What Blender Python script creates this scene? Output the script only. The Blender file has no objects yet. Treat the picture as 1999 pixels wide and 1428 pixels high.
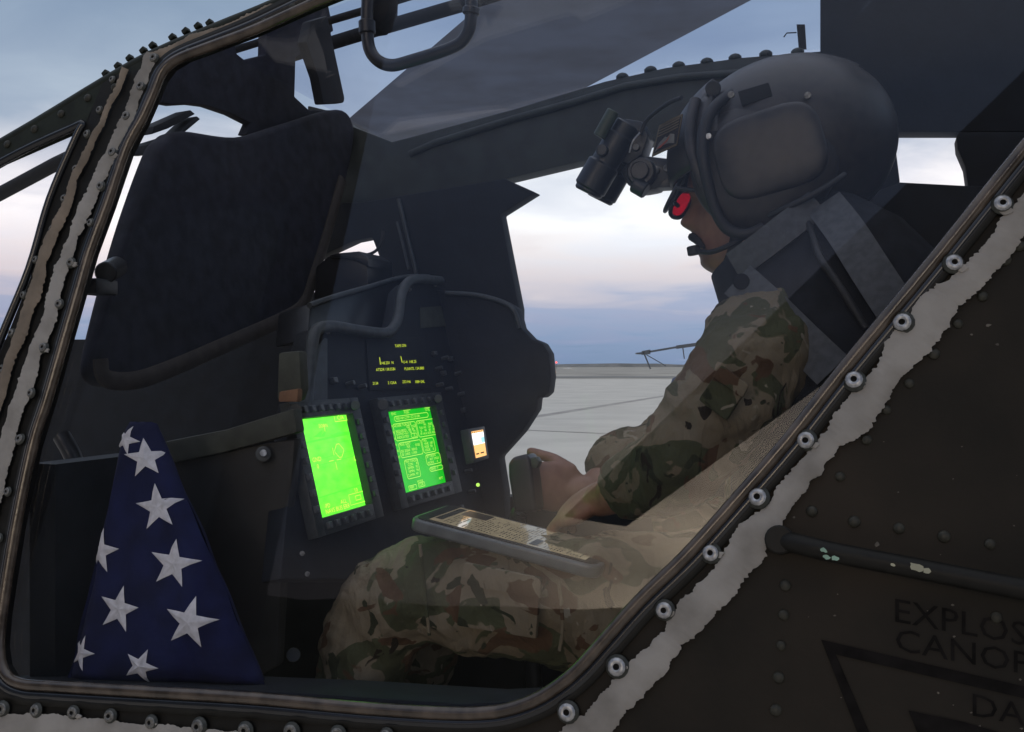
import bpy, bmesh, math, random
from mathutils import Vector as V, Matrix, noise
R = math.radians
random.seed(7)
sc = bpy.context.scene
col = sc.collection

# ------------------------------------------------------------------ camera
FPX, CX, CY, H = 1960.0, 999.5, 714.0, 2.6
cam_d = bpy.data.cameras.new('camera'); cam = bpy.data.objects.new('camera', cam_d); col.objects.link(cam)
cam_d.sensor_width = 36.0; cam_d.lens = 36.0 * FPX / 1999.0
cam_d.clip_start = 0.02; cam_d.clip_end = 9000
cam.location = (0, 0, H); cam.rotation_euler = (R(90), 0, 0)
sc.camera = cam

# ------------------------------------------------------------------ world: dusk sky
SUN_AZ = R(-158)          # direction towards the sunset glow, behind the camera (0 = +Y, clockwise seen from above)
SUN_EL = R(13)
w = bpy.data.worlds.new('World'); sc.world = w; w.use_nodes = True
nt = w.node_tree; nd = nt.nodes; lk = nt.links
for n in list(nd): nd.remove(n)
out = nd.new('ShaderNodeOutputWorld'); bg = nd.new('ShaderNodeBackground'); lk.new(bg.outputs[0], out.inputs[0])
tc = nd.new('ShaderNodeTexCoord'); sep = nd.new('ShaderNodeSeparateXYZ'); lk.new(tc.outputs['Generated'], sep.inputs[0])

def ramp(nodes, stops, interp='LINEAR'):
    r = nodes.new('ShaderNodeValToRGB'); r.color_ramp.interpolation = interp
    el = r.color_ramp.elements
    while len(el) < len(stops): el.new(0.5)
    for e, (p, c) in zip(el, stops): e.position = p; e.color = (c[0], c[1], c[2], 1)
    return r

def math_node(nodes, links, op, a, b=None, clamp=False):
    m = nodes.new('ShaderNodeMath'); m.operation = op; m.use_clamp = clamp
    for i, x in enumerate((a, b)):
        if x is None: continue
        if isinstance(x, (int, float)): m.inputs[i].default_value = x
        else: links.new(x, m.inputs[i])
    return m.outputs[0]

M_ = lambda op, a, b=None, clamp=False: math_node(nd, lk, op, a, b, clamp)
# cloud layer: view direction projected on a high flat sheet
zc = M_('ADD', M_('MAXIMUM', sep.outputs['Z'], 0.0), 0.07)
cx_ = M_('DIVIDE', sep.outputs['X'], zc); cy_ = M_('DIVIDE', sep.outputs['Y'], zc)
comb = nd.new('ShaderNodeCombineXYZ'); lk.new(cx_, comb.inputs[0]); lk.new(cy_, comb.inputs[1])
cl = nd.new('ShaderNodeTexNoise'); cl.inputs['Scale'].default_value = 1.1; cl.inputs['Detail'].default_value = 7
cl.inputs['Roughness'].default_value = 0.52; cl.inputs['Distortion'].default_value = 0.5
lk.new(comb.outputs[0], cl.inputs['Vector'])
cloud = ramp(nd, [(0.36, (0, 0, 0)), (0.66, (1, 1, 1))], 'EASE'); lk.new(cl.outputs[0], cloud.inputs[0])
# the elevation wobbles with the clouds so that the bands are not ruled straight
wob = M_('ADD', sep.outputs['Z'], M_('MULTIPLY', M_('SUBTRACT', cl.outputs[0], 0.5), 0.10))
east = ramp(nd, [(0.0, (.23, .30, .43)), (0.02, (.28, .35, .49)), (0.055, (.44, .46, .58)), (0.09, (.88, .75, .72)),
                 (0.135, (1.18, 1.10, 1.05)), (0.18, (.98, .94, .93)), (0.24, (.40, .48, .58)), (0.33, (.27, .36, .48)), (0.55, (.36, .43, .54)), (1, (.88, .89, .92))])
west = ramp(nd, [(0.0, (.18, .17, .18)), (0.08, (.22, .20, .21)), (0.2, (.12, .14, .20)), (0.35, (.14, .19, .33)), (0.6, (.25, .33, .52)), (1, (.88, .89, .92))])
lk.new(wob, east.inputs[0]); lk.new(wob, west.inputs[0])
sx, sy = math.sin(SUN_AZ), math.cos(SUN_AZ)
dot = M_('ADD', M_('MULTIPLY', sep.outputs['X'], sx), M_('MULTIPLY', sep.outputs['Y'], sy))
azf = nd.new('ShaderNodeMapRange'); azf.interpolation_type = 'SMOOTHSTEP'
azf.inputs['From Min'].default_value = -0.25; azf.inputs['From Max'].default_value = 0.95
lk.new(dot, azf.inputs['Value'])
mixa = nd.new('ShaderNodeMixRGB'); lk.new(azf.outputs[0], mixa.inputs[0]); lk.new(east.outputs[0], mixa.inputs[1]); lk.new(west.outputs[0], mixa.inputs[2])
mixc = nd.new('ShaderNodeMixRGB'); mixc.blend_type = 'MULTIPLY'
lk.new(M_('MULTIPLY', cloud.outputs[0], 0.5), mixc.inputs[0]); lk.new(mixa.outputs[0], mixc.inputs[1]); mixc.inputs[2].default_value = (.66, .69, .78, 1)
# sunset afterglow low behind the camera, broken by the same clouds
hl = M_('SQRT', M_('ADD', M_('MULTIPLY', sep.outputs['X'], sep.outputs['X']), M_('MULTIPLY', sep.outputs['Y'], sep.outputs['Y'])))
dh = M_('DIVIDE', dot, M_('ADD', hl, 0.0001))
ga = M_('EXPONENT', M_('DIVIDE', M_('SUBTRACT', dh, 1.0), 0.022))
ez_ = M_('DIVIDE', M_('SUBTRACT', sep.outputs['Z'], 0.15), 0.155)
ge = M_('EXPONENT', M_('MULTIPLY', M_('MULTIPLY', ez_, ez_), -1.0))
gmp = nd.new('ShaderNodeMapping'); gmp.inputs['Scale'].default_value = (2.2, 2.2, 9.0); lk.new(tc.outputs['Generated'], gmp.inputs[0])
gn = nd.new('ShaderNodeTexNoise'); gn.inputs['Scale'].default_value = 1.6; gn.inputs['Detail'].default_value = 3; lk.new(gmp.outputs[0], gn.inputs['Vector'])
gs = M_('MULTIPLY', M_('MULTIPLY', ga, ge), M_('MULTIPLY', M_('POWER', gn.outputs[0], 1.6), 19.0))
gcol = nd.new('ShaderNodeMixRGB'); gcol.blend_type = 'MULTIPLY'; gcol.inputs[0].default_value = 1.0; gcol.inputs[2].default_value = (1.25, 1.0, .72, 1)
lk.new(gs, gcol.inputs[1])
addg = nd.new('ShaderNodeMixRGB'); addg.blend_type = 'ADD'; addg.inputs[0].default_value = 1.0
lk.new(mixc.outputs[0], addg.inputs[1]); lk.new(gcol.outputs[0], addg.inputs[2])
lk.new(addg.outputs[0], bg.inputs[0]); bg.inputs[1].default_value = 1.0

# ------------------------------------------------------------------ low sun behind the camera, veiled by cloud
sd = bpy.data.lights.new('sun', 'SUN'); so = bpy.data.objects.new('sun', sd); col.objects.link(so)
sd.energy = 0.12; sd.angle = R(10); sd.color = (1.0, .86, .70)
SUN_L_AZ = R(-181)        # behind the camera
sdir = V((math.sin(SUN_L_AZ) * math.cos(SUN_EL), math.cos(SUN_L_AZ) * math.cos(SUN_EL), math.sin(SUN_EL)))
so.rotation_euler = sdir.to_track_quat('Z', 'Y').to_euler(); so.location = sdir * 50

sc.view_settings.view_transform = 'Standard'; sc.view_settings.look = 'None'
sc.view_settings.exposure = 0.15; sc.view_settings.gamma = 1.0
sc.cycles.use_denoising = True; sc.cycles.use_adaptive_sampling = False
sc.cycles.max_bounces = 6; sc.cycles.diffuse_bounces = 3; sc.cycles.transparent_max_bounces = 24; sc.cycles.glossy_bounces = 4
sc.cycles.sample_clamp_indirect = 6.0
sc.cycles.caustics_reflective = False; sc.cycles.caustics_refractive = False

# ------------------------------------------------------------------ coordinates of the helicopter
PSI, LAM = R(20), R(12)
F = V((-math.cos(PSI), math.sin(PSI), 0))          # towards the nose
L = V((math.sin(PSI), math.cos(PSI), 0))           # across the cabin, away from the near side
UP = V((0, 0, 1))
CAM = V((0, 0, H))
O = V((0, 1.0, H))
NI = V((math.tan(PSI), 1, -math.tan(LAM))).normalized()   # inward normal of the near side panel
N = -NI

def ray(px, py): return V(((px - CX) / FPX, 1.0, (CY - py) / FPX))
def at(px, py, Y): return CAM + ray(px, py) * Y
def hitp(px, py, p0, n):
    d = ray(px, py); return CAM + d * (n.dot(p0 - CAM) / n.dot(d))
def on(px, py, off=0.0): return hitp(px, py, O, NI) + N * off          # on the near side panel
def onq(px, py, off): return hitp(px, py, O + N * off, NI)              # the same, on a parallel plane
def hp(px, py, d): return hitp(px, py, O + L * d, L)                   # at depth d across the cabin
def hc(f, l, z): return O + F * f + L * l + UP * z
def panel_plane(f0, k=0.24, z0=-0.2):
    n = (F - UP * k).normalized(); return hc(f0, 0, z0), n
PP, PN = panel_plane(0.36)
def pan(px, py, off=0.0): return hitp(px, py, PP - PN * off, PN)       # on the instrument panel, off = towards the pilot
def gnd(px, py, z=0.0):
    d = ray(px, py); t = (z - H) / d.z; return CAM + d * t

# ------------------------------------------------------------------ mesh helpers
ROOT = {}
def link(name, me, m, parent=None):
    o = bpy.data.objects.new(name, me); col.objects.link(o)
    if m is not None:
        for x in (m if isinstance(m, (list, tuple)) else [m]): me.materials.append(x)
    if parent is not None:
        o.parent = parent
        if parent.name in ROOT: o.location = -ROOT[parent.name]
    return o
def mesh(name, vs, fs, m, parent=None, smooth=False):
    me = bpy.data.meshes.new(name); me.from_pydata([tuple(v) for v in vs], [], fs); me.update()
    bm = bmesh.new(); bm.from_mesh(me); bmesh.ops.recalc_face_normals(bm, faces=bm.faces); bm.to_mesh(me); bm.free()
    if smooth:
        for p in me.polygons: p.use_smooth = True
    return link(name, me, m, parent)
def thing(name, label, cat, loc, group=None):
    o = bpy.data.objects.new(name, None); col.objects.link(o); o.location = loc; o.empty_display_size = .1
    o['label'] = label; o['category'] = cat
    if group: o['group'] = group
    ROOT[o.name] = V(loc); return o
def tag(o, label, cat, group=None):
    o['label'] = label; o['category'] = cat
    if group: o['group'] = group
    return o
def shade(me, ang=40):
    for p in me.polygons: p.use_smooth = True
    try: me.set_sharp_from_angle(angle=R(ang))
    except Exception: pass
def prism(name, pts, vec, m, parent=None, bev=0.0, seg=2, smooth=True):
    bm = bmesh.new()
    a = [bm.verts.new(p) for p in pts]; b = [bm.verts.new(p + vec) for p in pts]
    n = len(pts)
    bm.faces.new(a); bm.faces.new(b[::-1])
    for i in range(n): bm.faces.new((a[i], b[i], b[(i + 1) % n], a[(i + 1) % n]))
    bmesh.ops.recalc_face_normals(bm, faces=bm.faces)
    if bev > 0:
        ed = [e for e in bm.edges if e.calc_face_angle(0) > R(35)]
        bmesh.ops.bevel(bm, geom=ed, offset=bev, segments=seg, profile=.6, affect='EDGES', clamp_overlap=True)
    me = bpy.data.meshes.new(name); bm.to_mesh(me); bm.free()
    if smooth: shade(me)
    return link(name, me, m, parent)
def box_bm(bm, c, ax, ay, az):
    vs = []
    for sx in (-1, 1):
        for sy in (-1, 1):
            for sz in (-1, 1): vs.append(bm.verts.new(c + ax * sx + ay * sy + az * sz))
    for f in ((0, 1, 3, 2), (4, 6, 7, 5), (0, 4, 5, 1), (2, 3, 7, 6), (0, 2, 6, 4), (1, 5, 7, 3)): bm.faces.new([vs[i] for i in f])
def box(name, c, ax, ay, az, m, parent=None, bev=0.0, seg=2):
    bm = bmesh.new(); box_bm(bm, c, ax, ay, az); bmesh.ops.recalc_face_normals(bm, faces=bm.faces)
    if bev: bmesh.ops.bevel(bm, geom=bm.edges[:], offset=bev, segments=seg, profile=.6, affect='EDGES', clamp_overlap=True)
    me = bpy.data.meshes.new(name); bm.to_mesh(me); bm.free(); shade(me)
    return link(name, me, m, parent)
def cr(pts, n=6, closed=False):
    """Catmull-Rom through the points"""
    o = []; k = len(pts)
    for i in range(k if closed else k - 1):
        g = lambda j: pts[j % k] if closed else pts[max(0, min(k - 1, j))]
        p0, p1, p2, p3 = g(i - 1), g(i), g(i + 1), g(i + 2)
        for s in range(n):
            t = s / n
            o.append((p1 * 2 + (p2 - p0) * t + (p0 * 2 - p1 * 5 + p2 * 4 - p3) * t * t + (p1 * 3 - p0 - p2 * 3 + p3) * t ** 3) * .5)
    if not closed: o.append(pts[-1])
    return o
def P2(l): return [V((a, b, 0)) for a, b in l]
def tube_data(pts, r, n=8, closed=False, flat=1.0, up=None):
    vs, fs = [], []; k = len(pts)
    rr = r if isinstance(r, (list, tuple)) else [r] * k
    t0 = (pts[1] - pts[0]).normalized()
    nx = (up if up is not None else (UP if abs(t0.z) < .9 else V((1, 0, 0))))
    nx = (nx - t0 * nx.dot(t0)).normalized()
    for i, p in enumerate(pts):
        a = pts[i - 1] if (i or closed) else pts[0]; b = pts[(i + 1) % k] if (i < k - 1 or closed) else pts[-1]
        t = (b - a).normalized()
        nx = (nx - t * nx.dot(t)).normalized() if up is None else (up - t * up.dot(t)).normalized()
        ny = t.cross(nx)
        for j in range(n):
            q = 2 * math.pi * j / n
            vs.append(p + (nx * math.cos(q) * flat + ny * math.sin(q)) * rr[i])
    for i in range(k if closed else k - 1):
        for j in range(n):
            a, b = i * n + j, i * n + (j + 1) % n; c, d = ((i + 1) % k) * n + (j + 1) % n, ((i + 1) % k) * n + j
            fs.append((a, b, c, d))
    if not closed:
        fs.append(tuple(range(n))[::-1]); fs.append(tuple((k - 1) * n + j for j in range(n)))
    return vs, fs
def tube(name, pts, r, m, parent=None, n=10, closed=False, flat=1.0, up=None):
    vs, fs = tube_data(pts, r, n, closed, flat, up)
    o = mesh(name, vs, fs, m, parent); shade(o.data, 50); return o
def lathe_data(prof, n=16):
    """profile (r, z) -> mesh round z"""
    vs, fs = [], []
    for r, z in prof:
        for j in range(n):
            q = 2 * math.pi * j / n; vs.append(V((r * math.cos(q), r * math.sin(q), z)))
    for i in range(len(prof) - 1):
        for j in range(n): fs.append((i * n + j, i * n + (j + 1) % n, (i + 1) * n + (j + 1) % n, (i + 1) * n + j))
    fs.append(tuple(range(n))[::-1]); fs.append(tuple((len(prof) - 1) * n + j for j in range(n)))
    return vs, fs
def frame_of(z, x=None):
    z = z.normalized(); x = x or (UP if abs(z.z) < .9 else V((1, 0, 0)))
    x = (x - z * x.dot(z)).normalized(); y = z.cross(x)
    return Matrix((x, y, z)).transposed()
def cyl(name, a, b, r, m, parent=None, n=20, bev=.12, r2=None):
    """capped cylinder from a to b with softened rims"""
    d = (b - a).length; r2 = r2 or r; e = bev * min(r, r2)
    vs, fs = lathe_data([(r - e, 0), (r, e), (r2, d - e), (r2 - e, d)], n)
    mt = frame_of(b - a); vs = [a + mt @ v for v in vs]
    o = mesh(name, vs, fs, m, parent); shade(o.data, 35); return o
def ellipsoid(c, fx, fy, fz, nu=40, nv=24, e=1.0):
    pw = lambda x: math.copysign(abs(x) ** e, x)
    vs, fs = [], []
    for i in range(nv + 1):
        th = math.pi * i / nv
        for j in range(nu):
            q = 2 * math.pi * j / nu
            vs.append(c + fx * (pw(math.sin(th)) * pw(math.cos(q))) + fy * (pw(math.sin(th)) * pw(math.sin(q))) + fz * pw(math.cos(th)))
    for i in range(nv):
        for j in range(nu): fs.append((i * nu + j, i * nu + (j + 1) % nu, (i + 1) * nu + (j + 1) % nu, (i + 1) * nu + j))
    return vs, fs
_txt = {}
def text2d(s, align='LEFT'):
    """flat letter outlines, cap height about 0.7"""
    k = (s, align)
    if k in _txt: return _txt[k]
    cu = bpy.data.curves.new('t', 'FONT'); cu.body = s; cu.align_x = align; cu.resolution_u = 2
    ob = bpy.data.objects.new('t', cu); col.objects.link(ob)
    dg = bpy.context.evaluated_depsgraph_get(); me = ob.evaluated_get(dg).to_mesh()
    r = ([(v.co.x, v.co.y) for v in me.vertices], [tuple(p.vertices) for p in me.polygons])
    ob.evaluated_get(dg).to_mesh_clear(); bpy.data.objects.remove(ob); bpy.data.curves.remove(cu)
    _txt[k] = r; return r
class Flat:
    """collects flat print and maps it with a function (x, y) -> world"""
    def __init__(s): s.v, s.f = [], []
    def poly(s, pts):
        b = len(s.v); s.v += list(pts); s.f.append(tuple(range(b, b + len(pts))))
    def text(s, t, x, y, h, sx=1.0, align='LEFT', rot=0.0):
        vs, fs = text2d(t, align); b = len(s.v); c, q = math.cos(rot), math.sin(rot)
        for a, e in vs:
            a, e = a * h * sx / .7, e * h / .7; s.v.append((x + a * c - e * q, y + a * q + e * c))
        s.f += [tuple(b + i for i in f) for f in fs]
    def line(s, x0, y0, x1, y1, w, asp=1.0):
        dx, dy = x1 - x0, y1 - y0; l = math.hypot(dx, dy) or 1; nx, ny = -dy / l * w / 2, dx / l * w / 2
        s.poly([(x0 + nx, y0 + ny), (x1 + nx, y1 + ny), (x1 - nx, y1 - ny), (x0 - nx, y0 - ny)])
    def rect(s, x0, y0, x1, y1, w, c=.0):
        if c:
            pts = [(x0 + c, y0), (x1 - c, y0), (x1, y0 + c), (x1, y1 - c), (x1 - c, y1), (x0 + c, y1), (x0, y1 - c), (x0, y0 + c)]
        else: pts = [(x0, y0), (x1, y0), (x1, y1), (x0, y1)]
        for i in range(len(pts)): s.line(*pts[i], *pts[(i + 1) % len(pts)], w)
    def build(s, name, fn, m, parent): return mesh(name, [fn(x, y) for x, y in s.v], s.f, m, parent)
def sub(vs, fs, levels=1):
    """subdivision baked into plain lists"""
    me = bpy.data.meshes.new('s'); me.from_pydata([tuple(v) for v in vs], [], fs)
    ob = bpy.data.objects.new('s', me); col.objects.link(ob)
    md = ob.modifiers.new('s', 'SUBSURF'); md.levels = levels
    return bake(ob)
def bake(ob):
    dg = bpy.context.evaluated_depsgraph_get(); dg.update()
    me = bpy.data.meshes.new_from_object(ob.evaluated_get(dg)); old = ob.data
    bpy.data.objects.remove(ob)
    return me

# ------------------------------------------------------------------ materials
def mat(name, c, rough=.6, metal=0.0, var=.25, scale=30.0, bump=0.0, bscale=None, spec=.5, c2=None, lo=.35, hi=.65, rvar=0.0, detail=5):
    m = bpy.data.materials.new(name); m.use_nodes = True
    t = m.node_tree; n = t.nodes; b = n['Principled BSDF']
    b.inputs['Roughness'].default_value = rough; b.inputs['Metallic'].default_value = metal
    b.inputs['Specular IOR Level'].default_value = spec
    co = n.new('ShaderNodeTexCoord')
    nz = n.new('ShaderNodeTexNoise'); nz.inputs['Scale'].default_value = scale; nz.inputs['Detail'].default_value = detail
    t.links.new(co.outputs['Object'], nz.inputs['Vector'])
    c2 = c2 or tuple(x * (1 - var) for x in c); c1 = c if c2 else c
    r = ramp(n, [(lo, c2), (hi, tuple(min(1, x * (1 + var * .5)) for x in c1))]); t.links.new(nz.outputs[0], r.inputs[0])
    t.links.new(r.outputs[0], b.inputs['Base Color'])
    if rvar:
        mr = n.new('ShaderNodeMapRange'); t.links.new(nz.outputs[0], mr.inputs[0])
        mr.inputs['To Min'].default_value = rough - rvar; mr.inputs['To Max'].default_value = rough + rvar
        t.links.new(mr.outputs[0], b.inputs['Roughness'])
    if bump:
        n2 = n.new('ShaderNodeTexNoise'); n2.inputs['Scale'].default_value = min(110, bscale or scale * 3); n2.inputs['Detail'].default_value = 4
        t.links.new(co.outputs['Object'], n2.inputs['Vector'])
        bp = n.new('ShaderNodeBump'); bp.inputs['Strength'].default_value = bump; bp.inputs['Distance'].default_value = .0009
        t.links.new(n2.outputs[0], bp.inputs['Height']); t.links.new(bp.outputs[0], b.inputs['Normal'])
    return m
def emit(name, c, s, c2=None, scale=40.0, stretch=None):
    m = bpy.data.materials.new(name); m.use_nodes = True; t = m.node_tree; n = t.nodes
    b = n['Principled BSDF']; b.inputs['Base Color'].default_value = (.005, .008, .005, 1); b.inputs['Roughness'].default_value = .3
    b.inputs['Emission Strength'].default_value = s
    if c2:
        co = n.new('ShaderNodeTexCoord'); nz = n.new('ShaderNodeTexNoise'); nz.inputs['Scale'].default_value = scale; nz.inputs['Detail'].default_value = 4
        mp = n.new('ShaderNodeMapping'); t.links.new(co.outputs['Object'], mp.inputs[0]); mp.inputs['Scale'].default_value = stretch or (1, 1, 1)
        t.links.new(mp.outputs[0], nz.inputs['Vector'])
        r = ramp(n, [(.3, c2), (.7, c)]); t.links.new(nz.outputs[0], r.inputs[0]); t.links.new(r.outputs[0], b.inputs['Emission Color'])
    else: b.inputs['Emission Color'].default_value = (*c, 1)
    return m
def glass(name, tint=(1, 1, 1), refl=.045, rough=.0, dust=.012, graze=1.0):
    m = bpy.data.materials.new(name); m.use_nodes = True; t = m.node_tree; n = t.nodes
    for x in list(n): n.remove(x)
    o = n.new('ShaderNodeOutputMaterial'); tr = n.new('ShaderNodeBsdfTransparent'); tr.inputs[0].default_value = (*tint, 1)
    gl = n.new('ShaderNodeBsdfGlossy'); gl.inputs['Roughness'].default_value = rough; gl.inputs['Color'].default_value = (1, 1, 1, 1)
    lw = n.new('ShaderNodeLayerWeight'); lw.inputs[0].default_value = .5
    g = lambda op, a, b=None: math_node(n, t.links, op, a, b)
    fr = g('ADD', g('MULTIPLY', g('POWER', lw.outputs['Facing'], 5.0), (1 - refl) * graze), refl)
    mx = n.new('ShaderNodeMixShader'); t.links.new(fr, mx.inputs[0]); t.links.new(tr.outputs[0], mx.inputs[1]); t.links.new(gl.outputs[0], mx.inputs[2])
    df = n.new('ShaderNodeBsdfDiffuse'); df.inputs[0].default_value = (.6, .58, .55, 1)
    co = n.new('ShaderNodeTexCoord'); nz = n.new('ShaderNodeTexNoise'); nz.inputs['Scale'].default_value = 5; nz.inputs['Detail'].default_value = 8; nz.inputs['Roughness'].default_value = .7
    t.links.new(co.outputs['Object'], nz.inputs['Vector'])
    r = ramp(n, [(.35, (dust * .3,) * 3), (.75, (dust * 2,) * 3)]); t.links.new(nz.outputs[0], r.inputs[0])
    m2 = n.new('ShaderNodeMixShader'); t.links.new(r.outputs[0], m2.inputs[0]); t.links.new(mx.outputs[0], m2.inputs[1]); t.links.new(df.outputs[0], m2.inputs[2])
    t.links.new(m2.outputs[0], o.inputs[0])
    return m
def camo(name, scale=13.0, seed=0.0, k=1.0):
    m = bpy.data.materials.new(name); m.use_nodes = True; t = m.node_tree; n = t.nodes; b = n['Principled BSDF']
    b.inputs['Roughness'].default_value = .9; b.inputs['Specular IOR Level'].default_value = .2
    co = n.new('ShaderNodeTexCoord')
    def nz(sc_, off, dist=.6, det=3, stretch=(1, 1, 1)):
        mp = n.new('ShaderNodeMapping'); mp.inputs['Location'].default_value = (off + seed, off * .7, seed - off); mp.inputs['Scale'].default_value = stretch
        t.links.new(co.outputs['Object'], mp.inputs[0])
        x = n.new('ShaderNodeTexNoise'); x.inputs['Scale'].default_value = sc_; x.inputs['Detail'].default_value = det; x.inputs['Distortion'].default_value = dist; x.inputs['Roughness'].default_value = .45
        t.links.new(mp.outputs[0], x.inputs['Vector']); return x.outputs[0]
    cur = None
    base = ramp(n, [(.3, (.27 * k, .215 * k, .135 * k)), (.7, (.34 * k, .28 * k, .19 * k))]); t.links.new(nz(scale * .5, 3), base.inputs[0]); cur = base.outputs[0]
    for c, s, th, off, st in (((.105, .11, .055), scale * .75, .53, 11, (1, 1, 1)), ((.15, .085, .045), scale * .85, .60, 23, (1, 1, 1.3)), ((.05, .055, .028), scale * 1.1, .63, 37, (1, 1, 1)),
                          ((.42, .37, .27), scale * 1.5, .68, 51, (1, 1, .7)), ((.035, .025, .015), scale * 1.7, .69, 67, (1.3, 1.3, .6))):
        r = ramp(n, [(th - .006, (0, 0, 0)), (th + .006, (1, 1, 1))]); t.links.new(nz(s, off, 1.0, 3, st), r.inputs[0])
        mx = n.new('ShaderNodeMixRGB'); t.links.new(r.outputs[0], mx.inputs[0]); t.links.new(cur, mx.inputs[1]); mx.inputs[2].default_value = (c[0] * k, c[1] * k, c[2] * k, 1); cur = mx.outputs[0]
    t.links.new(cur, b.inputs['Base Color'])
    wv = n.new('ShaderNodeTexNoise'); wv.inputs['Scale'].default_value = 140; t.links.new(co.outputs['Object'], wv.inputs['Vector'])
    fold = nz(22, 5, .8, 4, (1, 1, .45))
    hh = math_node(n, t.links, 'ADD', math_node(n, t.links, 'MULTIPLY', fold, 6.0), math_node(n, t.links, 'MULTIPLY', wv.outputs[0], .3))
    bp = n.new('ShaderNodeBump'); bp.inputs['Strength'].default_value = .8; bp.inputs['Distance'].default_value = .004
    t.links.new(hh, bp.inputs['Height']); t.links.new(bp.outputs[0], b.inputs['Normal'])
    return m

M = {}
M['skin_paint'] = mat('olive_drab_paint', (.024, .0195, .0150), .62, var=.3, scale=6, bump=.35, bscale=220, c2=(.0100, .0095, .0080), detail=9, rvar=.10, spec=.16)
M['frame_black'] = mat('frame_black_paint', (.009, .009, .008), .55, spec=.25, var=.4, scale=60, bump=.3, bscale=400, rvar=.12)
M['rail_green'] = mat('rail_dark_green_paint', (.012, .016, .011), .6, spec=.25, var=.35, scale=40, bump=.4, bscale=300)
M['gasket'] = mat('worn_bronze_gasket', (.07, .054, .042), .2, var=.5, scale=45, bump=.3, bscale=120, spec=.6, rvar=.1)
M['rubber'] = mat('black_rubber_bead', (.012, .014, .018), .22, var=.3, scale=40, spec=.6)
M['sealant'] = mat('grey_sealant', (.27, .26, .245), .85, var=.25, c2=(.165, .155, .14), lo=.3, hi=.6, scale=16, detail=9, bump=.5, bscale=90)
M['sealant_b'] = mat('stained_sealant', (.19, .155, .12), .85, var=.3, scale=26, bump=.6, bscale=90)
M['steel'] = mat('worn_steel', (.42, .43, .45), .42, .7, var=.4, scale=200)
M['screw_dark'] = mat('screw_paint', (.03, .034, .03), .5, var=.4, scale=200)
M['hole'] = mat('socket_black', (.004, .004, .004), .9)
M['rivet'] = mat('rivet_paint', (.032, .032, .025), .5, spec=.3, var=.4, scale=150)
M['black'] = mat('cockpit_black', (.006, .0085, .013), .7, spec=.3, var=.35, scale=30, bump=.3, bscale=300)
M['black_gloss'] = mat('black_plastic', (.012, .013, .016), .38, var=.3, scale=60)
M['lip'] = mat('glareshield_edge', (.035, .042, .046), .6, var=.3, scale=60)
M['seat'] = mat('seat_charcoal_cloth', (.016, .018, .029), .88, var=.35, scale=40, bump=.5, bscale=700, spec=.25)
M['piping'] = mat('brown_seat_piping', (.032, .025, .021), .8, var=.3, scale=60)
M['olive_trim'] = mat('olive_trim', (.045, .048, .034), .7, var=.3, scale=40, bump=.3)
M['side_panel'] = mat('side_console_panel', (.020, .019, .017), .65, var=.4, scale=14, bump=.2)
M['far_green'] = mat('far_frame_green', (.022, .03, .028), .6, var=.35, scale=25, bump=.3)
M['blade'] = mat('rotor_blade_paint', (.085, .115, .18), .6, var=.35, scale=2.5, bump=.2)
M['glass'] = glass('canopy_glass', (.97, .98, 1.0), refl=.018, dust=.003)
M['glass_far'] = glass('far_canopy_glass', (.95, .98, .99), refl=.004, dust=.001, graze=.2)
M['glass_roof'] = glass('roof_glass', (.95, .96, 1.0), refl=.012, dust=.004, graze=.12)
M['glass_front'] = glass('front_window_glass', (.96, .97, 1.0), refl=.05, dust=.01)
M['camo'] = camo('camouflage_cloth', 18, 0, .5)  # same camouflage as the trousers, darker: the jacket's shade is in the colour
M['camo2'] = camo('camouflage_trousers', 16, 9.3, .65)
M['vest'] = mat('flight_vest_navy', (.014, .016, .021), .9, var=.3, scale=40, bump=.5, bscale=600, spec=.2)
M['strap'] = mat('grey_webbing', (.075, .08, .088), .85, var=.2, scale=120, bump=.6, bscale=500)
M['face'] = mat('face_skin', (.27, .135, .088), .5, var=.25, scale=60, c2=(.23, .11, .07), bump=.15, bscale=300)
M['brow'] = mat('dark_hair', (.012, .009, .008), .8)
M['helmet'] = mat('helmet_grey_green', (.027, .022, .019), .45, var=.4, scale=70, c2=(.015, .0125, .011), rvar=.12, bump=.15, bscale=250)
M['helmet_rim'] = mat('helmet_rim_black', (.012, .012, .014), .6)
M['nvg'] = mat('goggle_black', (.010, .012, .015), .4, var=.3, scale=80)
M['nvg_green'] = mat('goggle_battery_green', (.035, .05, .03), .5)
M['lens_red'] = None
M['flag_blue'] = mat('flag_navy_cotton', (.009, .012, .052), .9, var=.35, scale=25, bump=.6, bscale=900, spec=.2)
M['flag_white'] = mat('embroidered_white', (.62, .60, .61), .85, var=.15, scale=120, bump=.8, bscale=700)
M['tab_case'] = mat('tablet_bumper_grey', (.11, .12, .115), .3, var=.2, scale=50)
M['tab_glass'] = mat('tablet_screen', (.06, .055, .042), .06, var=.3, scale=30, spec=.8)
M['bezel'] = mat('display_bezel', (.024, .028, .027), .5, var=.25, scale=90)
M['key'] = mat('bezel_key', (.06, .065, .065), .45)
M['green_l'] = emit('display_green_video', (.13, .86, .03), 1.75, (.07, .56, .02), 42, (1, 1, 2.4))
M['green_r'] = emit('display_green_page', (.004, .42, .006), 1.35, (.003, .36, .005), 30)
M['sym'] = emit('display_symbols', (.55, 1.0, .12), 1.0)
M['sym_l'] = emit('display_symbols_left', (.42, 1.0, .05), 2.1)
M['sym_d'] = emit('display_band', (.07, .62, .02), 1.6)
M['sym_y'] = emit('amber_text', (.62, .75, .03), 1.0)
M['stby_w'] = emit('standby_white', (1.0, .96, .93), 1.5)
M['stby_o'] = emit('standby_orange', (1.0, .50, .13), 1.25)
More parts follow.
